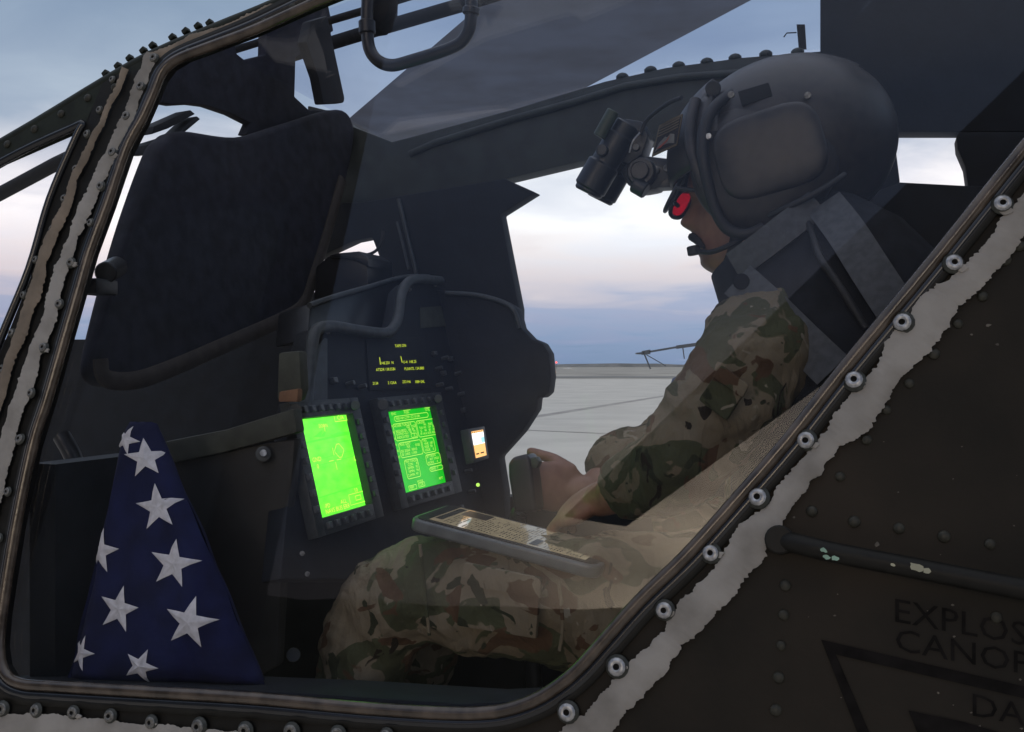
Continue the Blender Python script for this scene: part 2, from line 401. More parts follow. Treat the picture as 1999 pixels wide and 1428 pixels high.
M['stby_c'] = emit('standby_cyan', (.35, .75, .78), 1.1)
M['red_l'] = emit('red_beacon', (1.0, .12, .08), 2.0)
M['org_l'] = emit('orange_lamp', (1.0, .55, .30), .9)
def lens(c, k):
    m = bpy.data.materials.new('pink_lens'); m.use_nodes = True; t = m.node_tree; n = t.nodes
    for x in list(n): n.remove(x)
    o = n.new('ShaderNodeOutputMaterial'); tr = n.new('ShaderNodeBsdfTransparent'); tr.inputs[0].default_value = (*c, 1)
    gl = n.new('ShaderNodeBsdfGlossy'); gl.inputs['Roughness'].default_value = .05; gl.inputs[0].default_value = (1, .3, .4, 1)
    mx = n.new('ShaderNodeMixShader'); mx.inputs[0].default_value = k
    t.links.new(tr.outputs[0], mx.inputs[1]); t.links.new(gl.outputs[0], mx.inputs[2]); t.links.new(mx.outputs[0], o.inputs[0]); return m
M['lens_red'] = lens((.52, .035, .10), .12)

# ================================================================== THE GROUND
def ground_mat():
    m = mat('concrete_apron', (.70, .615, .51), .9, spec=.05, var=.1, scale=.25, bump=.1, bscale=30, detail=8)
    return m
M['ground'] = ground_mat()
M['dirt'] = mat('dry_grass_dirt', (.42, .36, .28), .95, var=.35, scale=.05)
M['tar'] = mat('tar_joint', (.44, .37, .30), .8, var=.3, scale=1)
M['far_line'] = mat('dark_scrub', (.20, .185, .16), .95, var=.3, scale=.03)
def sheet(name, pts, m, kind='structure'):
    o = mesh(name, pts, [tuple(range(len(pts)))], m); o['kind'] = kind; return o
S = 7000
sheet('ground', [V((-S, -S, 0)), V((S, -S, 0)), V((S, S, 0)), V((-S, S, 0))], M['dirt'])
sheet('apron', [V((-900, -36, .02)), V((900, -36, .02)), V((900, 186, .02)), V((-900, 212, .02))], M['ground'])
def strip(name, a, b, wd, m, z):
    a, b = V((a.x, a.y, z)), V((b.x, b.y, z)); d = (b - a).normalized(); s = V((-d.y, d.x, 0)) * wd / 2
    return sheet(name, [a - s, b - s, b + s, a + s], m)
g1, g2 = gnd(1020, 818), gnd(1310, 771); dd = (g2 - g1)
strip('apron_joint', g1 - dd * 3, g2 + dd * 2, .75, M['tar'], .026)
g1, g2 = gnd(1020, 840), gnd(1160, 846); dd = (g2 - g1)
strip('apron_joint', g1 - dd * 8, g2 + dd * 12, .30, M['tar'], .030)
strip('scrub_band', V((-900, 252, 0)), V((700, 222, 0)), 22, M['far_line'], .04)
# far ridge of low scrub land on the horizon
vs, fs = [], []
for i in range(141):
    x = -3500 + 50 * i; h = 5 + 7 * noise.noise(V((x * .002, 0, 0))) + 2.0 * noise.noise(V((x * .013, 3, 0)))
    vs += [V((x, 2400, -1)), V((x, 2430, max(1, h))), V((x, 2700, -1))]
for i in range(140):
    a = i * 3; fs += [(a, a + 3, a + 4, a + 1), (a + 1, a + 4, a + 5, a + 2)]
o = mesh('hills', vs, fs, M['far_line'], smooth=True); o['kind'] = 'structure'

# ================================================================== THE HELICOPTER
heli = thing('attack_helicopter', 'dark olive military helicopter with riveted canopy frame filling the foreground', 'helicopter', (0.2, 1.4, 0.6))
def px_fn(off): return lambda a: on(a.x, a.y, off)

W_left = P2([(3, 1262), (8, 1200), (34, 1035), (68, 871), (95, 785), (129, 666), (157, 568), (179, 492), (213, 400), (249, 294), (280, 235), (302, 185), (316, 151), (333, 129), (361, 112)])
W_top = P2([(361, 112), (420, 90), (500, 60), (593, 18), (640, -2), (900, -105), (1500, -340), (2150, -560)])
W_cor = P2([(2150, -560), (2280, -580), (2330, -500), (2300, -300)])
W_right = P2([(2300, -300), (2215, 30), (1999, 290), (1830, 500), (1650, 718), (1540, 858), (1430, 985), (1340, 1085), (1250, 1172), (1170, 1262), (1120, 1315), (1060, 1358), (1000, 1382), (940, 1391)])
W_bot = P2([(940, 1391), (850, 1390), (700, 1380), (500, 1362), (300, 1350), (100, 1338), (50, 1334), (22, 1322), (8, 1298), (3, 1262)])
post_out = P2([(-215, 1300), (-90, 930), (0, 690), (60, 540), (100, 400), (160, 255), (182, 205), (205, 152)])
rail_out = P2([(205, 152), (300, 100), (430, 45), (540, 0), (820, -125), (1400, -370), (2100, -640), (2400, -720)])
TH = NI * .012
skinp = prism('fuselage_skin', [on(a.x, a.y) for a in W_right] + [on(940, 2500), on(3300, 2500), on(3300, -720), on(2400, -720)] + [on(a.x, a.y) for a in W_cor[::-1][:-1]][:0] + [on(2330, -500)], TH, M['skin_paint'], heli, smooth=False)
sill = prism('fuselage_sill', [on(a.x, a.y) for a in W_bot] + [on(-215, 1300), on(-215, 2500), on(940, 2500)], TH, M['frame_black'], heli, smooth=False)
frame = prism('canopy_post', [on(a.x, a.y) for a in W_left] + [on(a.x, a.y) for a in post_out[::-1]], TH, M['frame_black'], heli, smooth=False)
rail = prism('canopy_rail', [on(a.x, a.y) for a in W_top + W_cor[1:3]] + [on(a.x, a.y) for a in rail_out[::-1]], TH * 1.0, M['rail_green'], heli, bev=0, smooth=False)
frail = prism('front_canopy_rail', [on(a, b) for a, b in [(205, 152), (182, 205), (172, 236), (150, 248), (0, 314), (-300, 484), (-900, 820), (-900, 770), (-300, 438), (0, 275)]], TH, M['rail_green'], heli, smooth=False)
# rounded top cap along the canopy rail
tube('rail_cap', [on(a.x, a.y, -.01) for a in cr(P2([(-900, 768), (-300, 440), (0, 277), (205, 154), (300, 102), (430, 47), (540, 2), (820, -123), (1400, -368), (2100, -638)]), 4)], .011, M['rail_green'], heli, n=10)
# flange: a slightly raised dark band round the window that carries the screws
def offset(pts, d):
    o = []
    for i, p in enumerate(pts):
        t = (pts[(i + 1) % len(pts)] - pts[i - 1]).normalized()
        k = max(.42, min(1.0, .42 + (p.x - 250) / 900)) if p.y < 1250 else 1.0
        o.append(p + V((-t.y, t.x, 0)) * d * k)
    return o
loop = W_left + W_top[1:] + W_cor[1:] + W_right[1:] + W_bot[1:-1]
loop_s = cr(loop, 4, closed=True)
tube('window_gasket', [on(p.x, p.y, .003) for p in loop_s], .0062, M['gasket'], heli, n=12, closed=True)
l2 = offset(loop_s, -20)
tube('rubber_bead', [on(p.x, p.y, .000) for p in l2], .006, M['rubber'], heli, n=10, closed=True)
l3 = offset(loop_s, -40); vs, fs = [], []
for a, b in zip(l2, l3): vs += [on(a.x, a.y, .002), on(a.x, a.y, .0045), on(b.x, b.y, .0045), on(b.x, b.y, .001)]
k = len(l2)
for i in range(k):
    for j in range(3): fs.append((i * 4 + j, ((i + 1) % k) * 4 + j, ((i + 1) % k) * 4 + j + 1, i * 4 + j + 1))
mesh('window_flange', vs, fs, M['frame_black'], heli, smooth=True)
# inner return of the frame, the depth of the window reveal
vs, fs = [], []
for p in loop_s: vs += [on(p.x, p.y, -.002), on(p.x, p.y, -.0115)]
for i in range(len(loop_s)): a, b = 2 * i, 2 * ((i + 1) % len(loop_s)); fs.append((a, b, b + 1, a + 1))
rv = mesh('window_reveal', vs, fs, M['frame_black'], heli, smooth=True)
md = rv.modifiers.new('t', 'SOLIDIFY'); md.thickness = .004; md.offset = 1
# front window gasket
fg = cr(P2([(-215, 1262), (-90, 905), (0, 668), (58, 525), (98, 390), (150, 268), (163, 243), (140, 251), (0, 318), (-300, 490), (-900, 826)]), 5)
tube('front_window_gasket', [on(p.x, p.y, .001) for p in fg], .005, M['rubber'], heli, n=8)

def pane(name, pts, vec, m): return prism(name, pts, vec, m, heli, smooth=False)
pane('side_window_pane', [on(p.x, p.y, -.004) for p in loop_s], NI * .005, M['glass'])
pane('front_window_pane', [on(a, b, -.012) for a, b in [(-215, 1300), (-90, 930), (0, 690), (60, 540), (100, 400), (160, 255), (172, 236), (150, 248), (0, 314), (-300, 484), (-900, 820), (-900, 1300)]], NI * .005, M['glass_front'])

# ---- sealant strips with ragged brushed edges
def jag(x, s): return noise.noise(V((x * .014, s + 2, 0))) * 1.3 + noise.noise(V((x * .045, s, 0))) * 1.0 + noise.noise(V((x * .16, s + 9, 0))) * .75 + noise.noise(V((x * .5, s + 5, 0))) * .22
def seal(name, left, right, m, amp, s, off=.005, step=2.6):
    a, b = cr(P2(left), 8), cr(P2(right), 8)
    def resample(p, n):
        d = [0]
        for i in range(1, len(p)): d.append(d[-1] + (p[i] - p[i - 1]).length)
        o = []; j = 0
        for i in range(n):
            t = d[-1] * i / (n - 1)
            while j < len(p) - 2 and d[j + 1] < t: j += 1
            u = (t - d[j]) / max(1e-6, d[j + 1] - d[j]); o.append(p[j].lerp(p[j + 1], u))
        return o, d[-1]
    ln = resample(a, 5)[1]; n = int(ln / step); a, _ = resample(a, n); b, _ = resample(b, n)
    vs, fs = [], []
    for i in range(n):
        dv = (b[i] - a[i]).normalized(); x = i * step
        pa = a[i] - dv * (jag(x, s) * amp); pb = b[i] + dv * (jag(x + 777, s + 3) * amp); mid = (pa + pb) / 2
        for q, h in ((pa, .0), (pa.lerp(mid, .22), 1), (mid, 1.15 + .5 * noise.noise(V((x * .03, s, 4)))), (pb.lerp(mid, .22), 1), (pb, 0)): vs.append(on(q.x, q.y, off + h * .0011))
    for i in range(n - 1):
        for j in range(4): k = i * 5 + j; fs.append((k, k + 5, k + 6, k + 1))
    o = mesh(name, vs, fs, m, heli, smooth=True); return o
A = [(302, 108, 11), (285, 150, 11), (268, 190, 11), (256, 228, 12), (240, 262, 12), (216, 314, 12), (196, 358, 12), (180, 392, 12), (168, 417, 12), (151, 456, 12), (137, 498, 12), (121, 540, 13), (111, 579, 14), (103, 618, 13), (90, 655, 14), (75, 690, 14), (63, 732, 15), (48, 775, 15), (36, 800, 15), (19, 871, 15), (4, 930, 15), (-30, 1060, 15)]
seal('sealant_strip', [(x - w_ * .92, y - w_ * .4) for x, y, w_ in A], [(x + w_ * .92, y + w_ * .4) for x, y, w_ in A], M['sealant'], 4.5, 1)
B = [(249, 136, 7), (237, 175, 7), (217, 207, 6), (206, 240, 6), (193, 262, 7), (179, 288, 7), (167, 316, 7), (152, 347, 8), (143, 384, 9), (129, 417, 10), (107, 462, 11), (92, 502, 12), (81, 546, 12), (70, 580, 12), (57, 615, 12), (47, 652, 12), (28, 696, 11), (17, 732, 11), (4, 775, 11), (-40, 905, 12)]
seal('sealant_strip', [(x - w_ * .92, y - w_ * .4) for x, y, w_ in B], [(x + w_ * .92, y + w_ * .4) for x, y, w_ in B], M['sealant_b'], 3.6, 21)
UL = [(2150, 150), (1999, 376), (1950, 432), (1934, 468), (1896, 505), (1852, 546), (1793, 580), (1777, 612), (1741, 656), (1712, 712), (1646, 786), (1606, 847), (1569, 893), (1534, 932), (1506, 979), (1446, 1022), (1422, 1068), (1380, 1122), (1330, 1178), (1270, 1255), (1230, 1297), (1170, 1362), (1122, 1405), (1060, 1450), (980, 1480)]
LR = [(2230, 180), (1999, 462), (1968, 499), (1934, 545), (1865, 612), (1826, 676), (1750, 750), (1716, 810), (1686, 848), (1640, 880), (1600, 921), (1540, 1006), (1500, 1060), (1494, 1092), (1461, 1124), (1415, 1180), (1377, 1222), (1331, 1268), (1307, 1302), (1262, 1352), (1215, 1402), (1130, 1480), (1040, 1540)]
seal('sealant_strip', UL, LR, M['sealant'], 7.5, 41, off=.0045, step=3.2)
seal('sealant_strip', [(-120, 1386), (0, 1392), (86, 1391), (204, 1403), (363, 1417), (500, 1429), (700, 1440), (900, 1448)], [(-120, 1460), (0, 1462), (200, 1470), (363, 1478), (500, 1486), (700, 1500), (900, 1510)], M['sealant'], 4.0, 61, off=.0045)
T = [(285, 118), (320, 104), (370, 84), (430, 62), (500, 33), (570, 5), (640, -24)]
seal('sealant_smear', [(x - 3, y - 9) for x, y in T], [(x + 5, y + 10) for x, y in T], M['sealant_b'], 4.0, 81, off=.002)

# ---- screws, rivets, bolts
def screw_mesh(r, face):
    me = bpy.data.meshes.new('screw')
    vs, fs = lathe_data([(r * 1.28, 0), (r * 1.22, r * .16), (r * 1.02, r * .2), (r * .95, r * .55), (r * .72, r * .72), (r * .34, r * .74), (r * .28, r * .4)], 14)
    me.from_pydata([tuple(v) for v in vs], [], fs)
    for m in (M['screw_dark'], face, M['hole']): me.materials.append(m)
    n = 14
    for i, p in enumerate(me.polygons):
        ring = i // n; p.use_smooth = True
        p.material_index = 0 if ring < 3 else (1 if ring < 5 else 2)
        if i >= 6 * n: p.material_index = 2
    return me
SCREW = screw_mesh(.0083, M['steel'])
M['dull'] = mat('dull_screw', (.17, .17, .165), .5, .5, var=.5, scale=250)
SCREW_D = screw_mesh(.0083, M['dull'])
rv_v, rv_f = lathe_data([(.0055, 0), (.0052, .0012), (.004, .0026), (.0018, .0034)], 10)
RIVET = bpy.data.meshes.new('rivet'); RIVET.from_pydata([tuple(v) for v in rv_v], [], rv_f); RIVET.materials.append(M['rivet'])
for p in RIVET.polygons: p.use_smooth = True
def stud(name, me, px, py, parent, off=.004, s=1.0):
    o = bpy.data.objects.new(name, me); col.objects.link(o); o.parent = parent
    q = frame_of(N).to_4x4() @ Matrix.Rotation(random.uniform(0, 6.28), 4, 'Z') @ Matrix.Rotation(random.uniform(-.2, .2), 4, 'X')
    o.matrix_basis = Matrix.Translation(on(px, py, off)) @ q @ Matrix.Scale(s, 4); return o
def ps(px): return 1.0 / (1 + .364 * (px - 1000) / 1960)      # panel distance there, so that screws keep their real size
for px, py in [(2052, 287), (1955, 402), (1860, 517), (1762, 632), (1668, 745), (1575, 860), (1482, 972), (1390, 1080), (1300, 1190), (1208, 1300), (1112, 1388)]:
    stud('screw', SCREW, px, py, skinp, .0045, random.uniform(.9, 1.08))
for px, py in [(183, 437), (145, 515), (122, 595), (92, 680), (68, 768), (46, 858), (22, 960), (4, 1050), (203, 366), (226, 300), (253, 230), (281, 172), (306, 117)]:
    stud('screw', SCREW_D, px, py, frame, .0045, random.uniform(.55, .72))
for px, py in [(12, 1382), (78, 1385), (150, 1389), (222, 1396), (302, 1408), (395, 1416), (485, 1423), (575, 1426), (665, 1430), (760, 1434)]:
    stud('screw', SCREW_D, px, py, sill, .0045, random.uniform(.75, .95))
for px, py in [(104, 447), (71, 507), (48, 576), (25, 650), (6, 720), (128, 388), (150, 330), (172, 262), (196, 215), (221, 156)]:
    stud('screw', SCREW_D, px, py, frame, .001, random.uniform(.5, .62))
for px, py in [(1870, 632), (1823, 690), (1775, 748), (1730, 800), (1692, 858), (1640, 930), (1585, 998), (1668, 1018), (1755, 1031), (1843, 1047), (1933, 1062), (1990, 480), (1918, 578), (1962, 507), (1533, 1142), (1530, 1200), (1525, 1260), (1520, 1322), (1515, 1386), (1945, 1205)]:
    stud('rivet', RIVET, px, py, skinp, .0, random.uniform(.8, 1.0))
for px, py in [(450, 74), (520, 46), (400, 93), (575, 16), (372, 103)]: stud('rivet', RIVET, px, py, rail, .003, random.uniform(.8, 1.1))
for px, py in [(15, 281), (68, 252), (120, 222), (172, 191), (224, 170)]: stud('rivet', RIVET, px, py, frail, 0, 1.0)
# bolt heads standing on the rail's upper edge
bm = bmesh.new(); box_bm(bm, V((0, 0, .003)), V((.0042, 0, 0)), V((0, .0042, 0)), V((0, 0, .0035))); bmesh.ops.bevel(bm, geom=bm.edges[:], offset=.001, segments=1, affect='EDGES')
BOLT = bpy.data.meshes.new('bolt'); bm.to_mesh(BOLT); bm.free(); BOLT.materials.append(M['rail_green'])
for px, py in [(204, 148), (228, 133), (251, 118), (278, 103), (296, 93), (335, 77), (361, 65), (385, 55), (408, 49)]:
    o = bpy.data.objects.new('bolt', BOLT); col.objects.link(o); o.parent = rail
    up2 = (on(px - 22, py - 40) - on(px, py)).normalized()
    o.matrix_basis = Matrix.Translation(on(px, py, -.008) + up2 * .0065) @ frame_of(up2, L).to_4x4()
# ---- hand rail on the skin
hr = [on(a, b, o_) for a, b, o_ in [(1528, 1056, .004), (1560, 1062, .016), (1625, 1078, .021), (1800, 1112, .021), (1999, 1151, .021), (2300, 1212, .021)]]
hand = tube('hand_rail', cr(hr, 5), .0088, M['frame_black'], heli, n=14)
cyl('rail_socket', on(1524, 1054, 0), on(1524, 1054, .016), .0125, M['frame_black'], hand)
M['chip_g'] = mat('mint_primer', (.26, .42, .33), .7); M['chip_c'] = mat('cream_primer', (.38, .38, .28), .7)
def chip(px, py, rx, ry, m, off):
    pts = []
    for i in range(11):
        q = 2 * math.pi * i / 11; k = random.uniform(.65, 1.15); pts.append(on(px + math.cos(q) * rx * k, py + math.sin(q) * ry * k + math.cos(q) * rx * .2, off))
    prism('paint_chip', pts, N * .0012, m, hand, smooth=False)
for a in [(1612, 1075, 7, 5), (1617, 1088, 7, 5), (1633, 1091, 8, 5)]: chip(*a, M['chip_g'], .0292)
for a in [(1786, 1108, 16, 9), (1806, 1114, 9, 6), (1742, 1103, 5, 3)]: chip(*a, M['chip_c'], .0294)
M['wear'] = mat('worn_primer_fleck', (.11, .10, .085), .8, var=.4, scale=200)
rnd = random.Random(11)
for i in range(34):
    px, py = rnd.uniform(1480, 1995), rnd.uniform(600, 1425)
    if (px - 1999) * .80 + (py - 470) < 70: continue
    r_ = rnd.uniform(1.2, 3.6) * (2.0 if i % 9 == 0 else 1); n_ = 7; a0 = rnd.uniform(0, 6)
    prism('paint_fleck', [on(px + math.cos(a0 + 6.283 * k / n_) * r_ * rnd.uniform(.5, 1.3), py + math.sin(a0 + 6.283 * k / n_) * r_ * rnd.uniform(.5, 1.3) * .7, .0001) for k in range(n_)], N * .0004, M['wear'], skinp, smooth=False)
for px, py in [(1955, 402), (1860, 517), (1762, 632), (1668, 745), (1575, 860), (1482, 972), (1390, 1080), (1300, 1190), (1208, 1300), (150, 1389), (302, 1408), (145, 515), (92, 680), (226, 300)]:
    s_ = 1.0 if px > 1000 else .6; cx_, cy_ = px + rnd.uniform(6, 15) * s_, py + rnd.uniform(2, 14) * s_; n_ = 12
    prism('sealant_dab', [on(cx_ + math.cos(6.283 * k / n_) * 13 * s_ * rnd.uniform(.6, 1.3), cy_ + math.sin(6.283 * k / n_) * 8 * s_ * rnd.uniform(.6, 1.3), .0046) for k in range(n_)], N * .0022, M['sealant'], skinp, bev=.0008)
# ---- stencilled lettering and the rescue arrow on the skin
M['stencil'] = mat('black_stencil', (.0080, .0072, .0072), .75, spec=.1, var=.5, scale=60)
def stencil(parts):
    for (t, x0, y0, h, sx_, slope) in parts:
        f = Flat(); f.text(t, 0, 0, h, sx_)
        f.build('lettering', lambda a, b, x0=x0, y0=y0, s=slope: on(x0 + a, y0 - b + a * s, .0012), M['stencil'], skinp)
stencil([('EXPLOSIVE', 1742, 1212, 46, 1.15, .185), ('CANOPY', 1745, 1268, 44, 1.22, .185), ('DANGER', 1893, 1395, 44, 1.2, .2)])
prism('arrow_marking', [on(a, b, .0006) for a, b in [(1603, 1248), (2100, 1362), (2100, 1386), (1632, 1277), (1702, 1440), (1678, 1440)]], N * .0008, M['stencil'], skinp, smooth=False)
prism('arrow_marking', [on(a, b, .0006) for a, b in [(1773, 1386), (1880, 1408), (1990, 1440), (1795, 1440)]], N * .0008, M['stencil'], skinp, smooth=False)

# ================================================================== CABIN STRUCTURE
def slab(name, pts, d, th, m, bev=.004, parent=heli, rnd=0):
    q = P2(pts)
    if rnd: q = cr(q, rnd, closed=True)
    return prism(name, [hp(p.x, p.y, d) for p in q], L * th, m, parent, bev=bev)
# far side canopy rail with rivet heads
frl = slab('far_canopy_rail', [(600, 205), (640, 215), (690, 247), (765, 276), (800, 267), (1000, 213), (1180, 158), (1300, 131), (1450, 111), (1600, 99), (2400, 40), (2400, 255), (1740, 257), (1600, 250), (1300, 268), (1140, 313), (985, 350), (700, 400), (600, 400)], .90, .05, M['far_green'], .004)
tube('rail_stiffener', [hp(a, b, .895) for a, b in [(800, 300), (850, 278), (1000, 232), (1130, 196), (1220, 168), (1330, 150), (1500, 138)]], .007, M['far_green'], heli, n=8)
for px, py in [(1215, 150), (1270, 137), (1325, 128), (1380, 121), (1435, 113), (1495, 106), (1557, 102)]:
    vs, fs = lathe_data([(.012, -.004), (.012, .002), (.008, .006), (.003, .008)], 10)
    mt = frame_of(V((-.02, 0, 1))); mesh('rivet', [hp(px, py, .91) + mt @ v for v in vs], fs, M['far_green'], frl, smooth=True)
# far side pillar and windscreen frame, with the gap beside the box
slab('far_pillar', [(600, 395), (700, 395), (985, 348), (1045, 375), (977, 418), (1013, 602), (1013, 640), (860, 640), (800, 560), (748, 549), (740, 500), (726, 463), (690, 470), (600, 512)], .86, .035, M['black'], .003)
tube('pillar_cable', [hp(a, b, .845) for a, b in [(778, 388), (788, 430), (800, 480), (813, 534)]], .004, M['lip'], heli, n=8)
tube('pillar_cable', [hp(a, b, .84) for a, b in [(775, 432), (785, 470), (798, 525)]], .0025, M['lip'], heli, n=8)
bx_ = prism('boresight_box', [hp(a, b, .66) for a, b in [(616, 520), (640, 500), (700, 492), (717, 505), (718, 560), (612, 585)]], L * .10, M['black_gloss'], heli, bev=.004)
prism('box_cap', [hp(a, b, .65) for a, b in [(640, 500), (655, 494), (700, 490), (719, 502), (720, 520), (690, 506)]], L * .09, M['black_gloss'], bx_, bev=.002)
tube('cable_loop', cr([hp(a, b, .70) for a, b in [(690, 494), (715, 497), (735, 488), (745, 470), (748, 450)]], 5), .003, M['black_gloss'], heli, n=8)
# dash cowl on the far side, silhouetted in the far window
slab('dash_cowl', [(780, 600), (800, 560), (860, 566), (930, 573), (985, 588), (1008, 602), (1018, 640), (1038, 661), (1060, 670), (1072, 690), (1076, 735), (1072, 766), (1060, 777), (1050, 774), (1047, 800), (1020, 842), (974, 893), (985, 962), (985, 1120), (780, 1120)], .80, .035, M['black'], .010)
tube('cowl_edge', cr([hp(a, b, .795) for a, b in [(870, 572), (930, 576), (982, 590), (1004, 608), (1014, 640)]], 5), .005, M['lip'], heli, n=8)
# far lower wall, floor, bulkheads: the tub
box('far_cabin_wall', hc(-.1, .955, -.53), F * .75, L * .02, UP * .27, M['black'], heli)
box('cabin_floor', hc(0.2, .48, -.82), F * 1.2, L * .46, UP * .02, M['black'], heli)
box('rear_bulkhead', hc(-.72, .48, -.2), F * .03, L * .46, UP * .62, M['black'], heli)
box('forward_bulkhead', hc(.62, .48, -.46), F * .02, L * .46, UP * .34, M['black'], heli)
slab('far_front_wall', [(-500, 663), (182, 662), (420, 640), (640, 560), (640, 1400), (-500, 1400)], .93, .03, M['black'], .003)
slab('far_aft_panel', [(1405, 800), (1600, 760), (1600, 1120), (1380, 1120)], .92, .02, M['black'], .003)
# structure right of the roof window, behind the pilot
slab('rear_canopy_frame', [(1601, -90), (2500, -90), (2500, 256), (1744, 257), (1750, 300), (1757, 356), (1600, 420), (1560, 300), (1601, 101)], .84, .05, M['black'], .003)
slab('rear_side_frame', [(1871, 257), (2500, 256), (2500, 420), (1890, 420), (1889, 361), (1884, 325), (1869, 290), (1867, 268)], .835, .05, M['black'], .003)
slab('rear_sill', [(1560, 415), (1640, 400), (1757, 355), (1890, 362), (2500, 372), (2500, 1000), (1560, 1000)], .80, .04, M['black'], .003)
# roof glazing between the near and the far rail
a = [on(420, 80, -.02), on(900, -110, -.02), on(1500, -345, -.02), on(2150, -570, -.02)]; b = [hp(740, 262, .92), hp(1000, 210, .92), hp(1300, 128, .92), hp(1620, 94, .92)]
vs = a + b; o = mesh('roof_pane', vs, [(i, i + 1, i + 5, i + 4) for i in range(3)], M['glass_roof'], heli)
md = o.modifiers.new('t', 'SOLIDIFY'); md.thickness = .004
pane('far_window_pane', [hp(x, y, .93) for x, y in [(985, 352), (1140, 315), (1300, 270), (1600, 250), (1600, 1000), (960, 1000), (975, 890)]], L * .004, M['glass_far'])
# small dark plate hung in the roof window
prism('antenna_plate', [hp(a, b, .93) for a, b in [(1555, 47), (1571, 47), (1574, 93), (1559, 93)]], L * .01, M['black'], heli, smooth=False)
tube('antenna_wire', [hp(a, b, .935) for a, b in [(1555, 63), (1536, 64), (1530, 72)]], .0012, M['black'], heli, n=6)
tube('front_roof_bar', [hp(a, b, .95) for a, b in [(-160, 462), (0, 378), (112, 318), (150, 300)]], .017, M['black'], heli, n=8)
# ---- front crew seat: the big dark back with brown piping
SP, SN = panel_plane(.62, .10, 0.0)
def st(px, py, off=0.0): return hitp(px, py, SP - SN * off, SN)
seat_out = cr(P2([(205, 640), (225, 560), (262, 430), (308, 300), (330, 268), (360, 254), (465, 266), (560, 240), (660, 212), (690, 240), (690, 292), (670, 380), (640, 480), (612, 570), (600, 602), (560, 632), (450, 680), (330, 730), (260, 752), (212, 748), (192, 725), (194, 690)]), 5, closed=True)
seat = prism('front_seat_back', [st(p.x, p.y) for p in seat_out], SN * .035, M['seat'], heli, bev=.010, seg=3)
pp = cr(P2([(196, 700), (206, 738), (262, 742), (330, 720), (450, 668), (560, 618), (594, 590), (612, 540), (640, 450), (668, 350)]), 6)
tube('seat_piping', [st(p.x, p.y, .001) for p in pp], .013, M['piping'], seat, n=10, flat=.45, up=SN)
HP_, HN = panel_plane(.70, .05, 0.3)
def hd(px, py, off=0.0): return hitp(px, py, HP_ - HN * off, HN)
hr_ = prism('front_headrest', [hd(a, b) for a, b in [(322, 170), (330, 140), (365, 108), (420, 88), (458, 74), (463, 104), (478, 116), (520, 106), (521, 62), (560, 34), (640, 2), (652, 60), (578, 112), (576, 188), (604, 214), (660, 214), (700, 252), (700, 300), (480, 262), (490, 240), (455, 222), (408, 206), (376, 202), (340, 204), (318, 200)]], HN * .02, M['seat'], heli, bev=.004)
prism('headrest_bracket', [hd(a, b, .01) for a, b in [(288, 282), (300, 276), (345, 262), (372, 236), (385, 226), (392, 232), (356, 262), (342, 282), (300, 300), (285, 300)]], HN * .03, M['black'], hr_, bev=.002)
prism('headrest_bracket', [hd(a, b, .01) for a, b in [(300, 246), (372, 214), (382, 222), (330, 250), (296, 262)]], HN * .03, M['black'], hr_, bev=.002)
prism('grab_strap', [hd(a, b, .10) for a, b in [(608, 40), (640, 30), (652, 90), (674, 192), (672, 200), (632, 202), (622, 150), (598, 80)]], HN * .02, M['black'], heli, bev=.004)
# roof bars of the front canopy, and the U-shaped grab handle
tube('roof_bar', [hp(a, b, .80) for a, b in [(455, 98), (610, 50), (705, 22), (860, -26), (1000, -70)]], .008, M['black'], heli, n=8)
tube('roof_bar', [hp(a, b, .80) for a, b in [(455, 142), (600, 98), (705, 66), (905, 8), (1060, -40)]], .014, M['black'], heli, n=8)
uh = cr([hp(a, b, .28) for a, b in [(728, -60), (718, 0), (717, 60), (722, 96), (738, 118), (764, 127), (800, 119), (882, 92), (908, 72), (919, 40), (919, -20), (912, -60)]], 5)
ug = tube('grab_handle', uh, .0085, M['black_gloss'], heli, n=12)
for a, b, c, d in [(716, 40, 717, 66), (921, 14, 919, 28)]: cyl('handle_collar', hp(a, b, .28), hp(c, d, .28), .0115, M['black_gloss'], ug)
prism('handle_bracket', [hp(a, b, .30) for a, b in [(704, -30), (760, -30), (758, 20), (738, 56), (712, 60), (704, 20)]], L * .03, M['black'], ug, bev=.003)
# knob fixture beside the post
cyl('lamp_knob', hp(206, 532, .10), hp(228, 520, .16), .014, M['black_gloss'], heli)
box('map_light', hp(188, 560, .10), F * .018, L * .02, UP * .010, M['black_gloss'], heli, bev=.003)

# ---- instrument panel
def onp(px, py, off=0.0): return pan(px, py, off)
ip = prism('instrument_panel', [onp(a, b) for a, b in [(548, 1130), (560, 1000), (575, 800), (596, 690), (612, 640), (640, 637), (700, 646), (752, 650), (774, 632), (786, 562), (802, 548), (862, 560), (930, 600), (930, 700), (960, 800), (960, 1000), (920, 1130)]], PN * .03, M['black'], heli, bev=.003)
lip = cr(P2([(598, 790), (606, 700), (612, 655), (624, 640), (650, 637), (700, 645), (748, 650), (766, 642), (777, 618), (783, 575), (795, 552), (815, 545), (860, 548)]), 5)
tube('glareshield_lip', [onp(p.x, p.y, .012) for p in lip], .009, M['lip'], ip, n=10)
prism('glareshield_hood', [onp(a, b, -.04) for a, b in [(600, 660), (606, 592), (700, 566), (780, 543), (850, 540), (850, 600), (760, 650)]], PN * .06, M['black_gloss'], heli, bev=.006)
tube('hood_edge', cr([onp(a, b, -.036) for a, b in [(604, 596), (650, 580), (720, 560), (790, 541), (850, 540)]], 4), .005, M['lip'], heli, n=8)
prism('panel_side_strip', [onp(a, b, .006) for a, b in [(606, 700), (640, 660), (640, 790), (628, 800), (596, 800)]], N * .008 + PN * .001, M['lip'], ip, bev=.002)
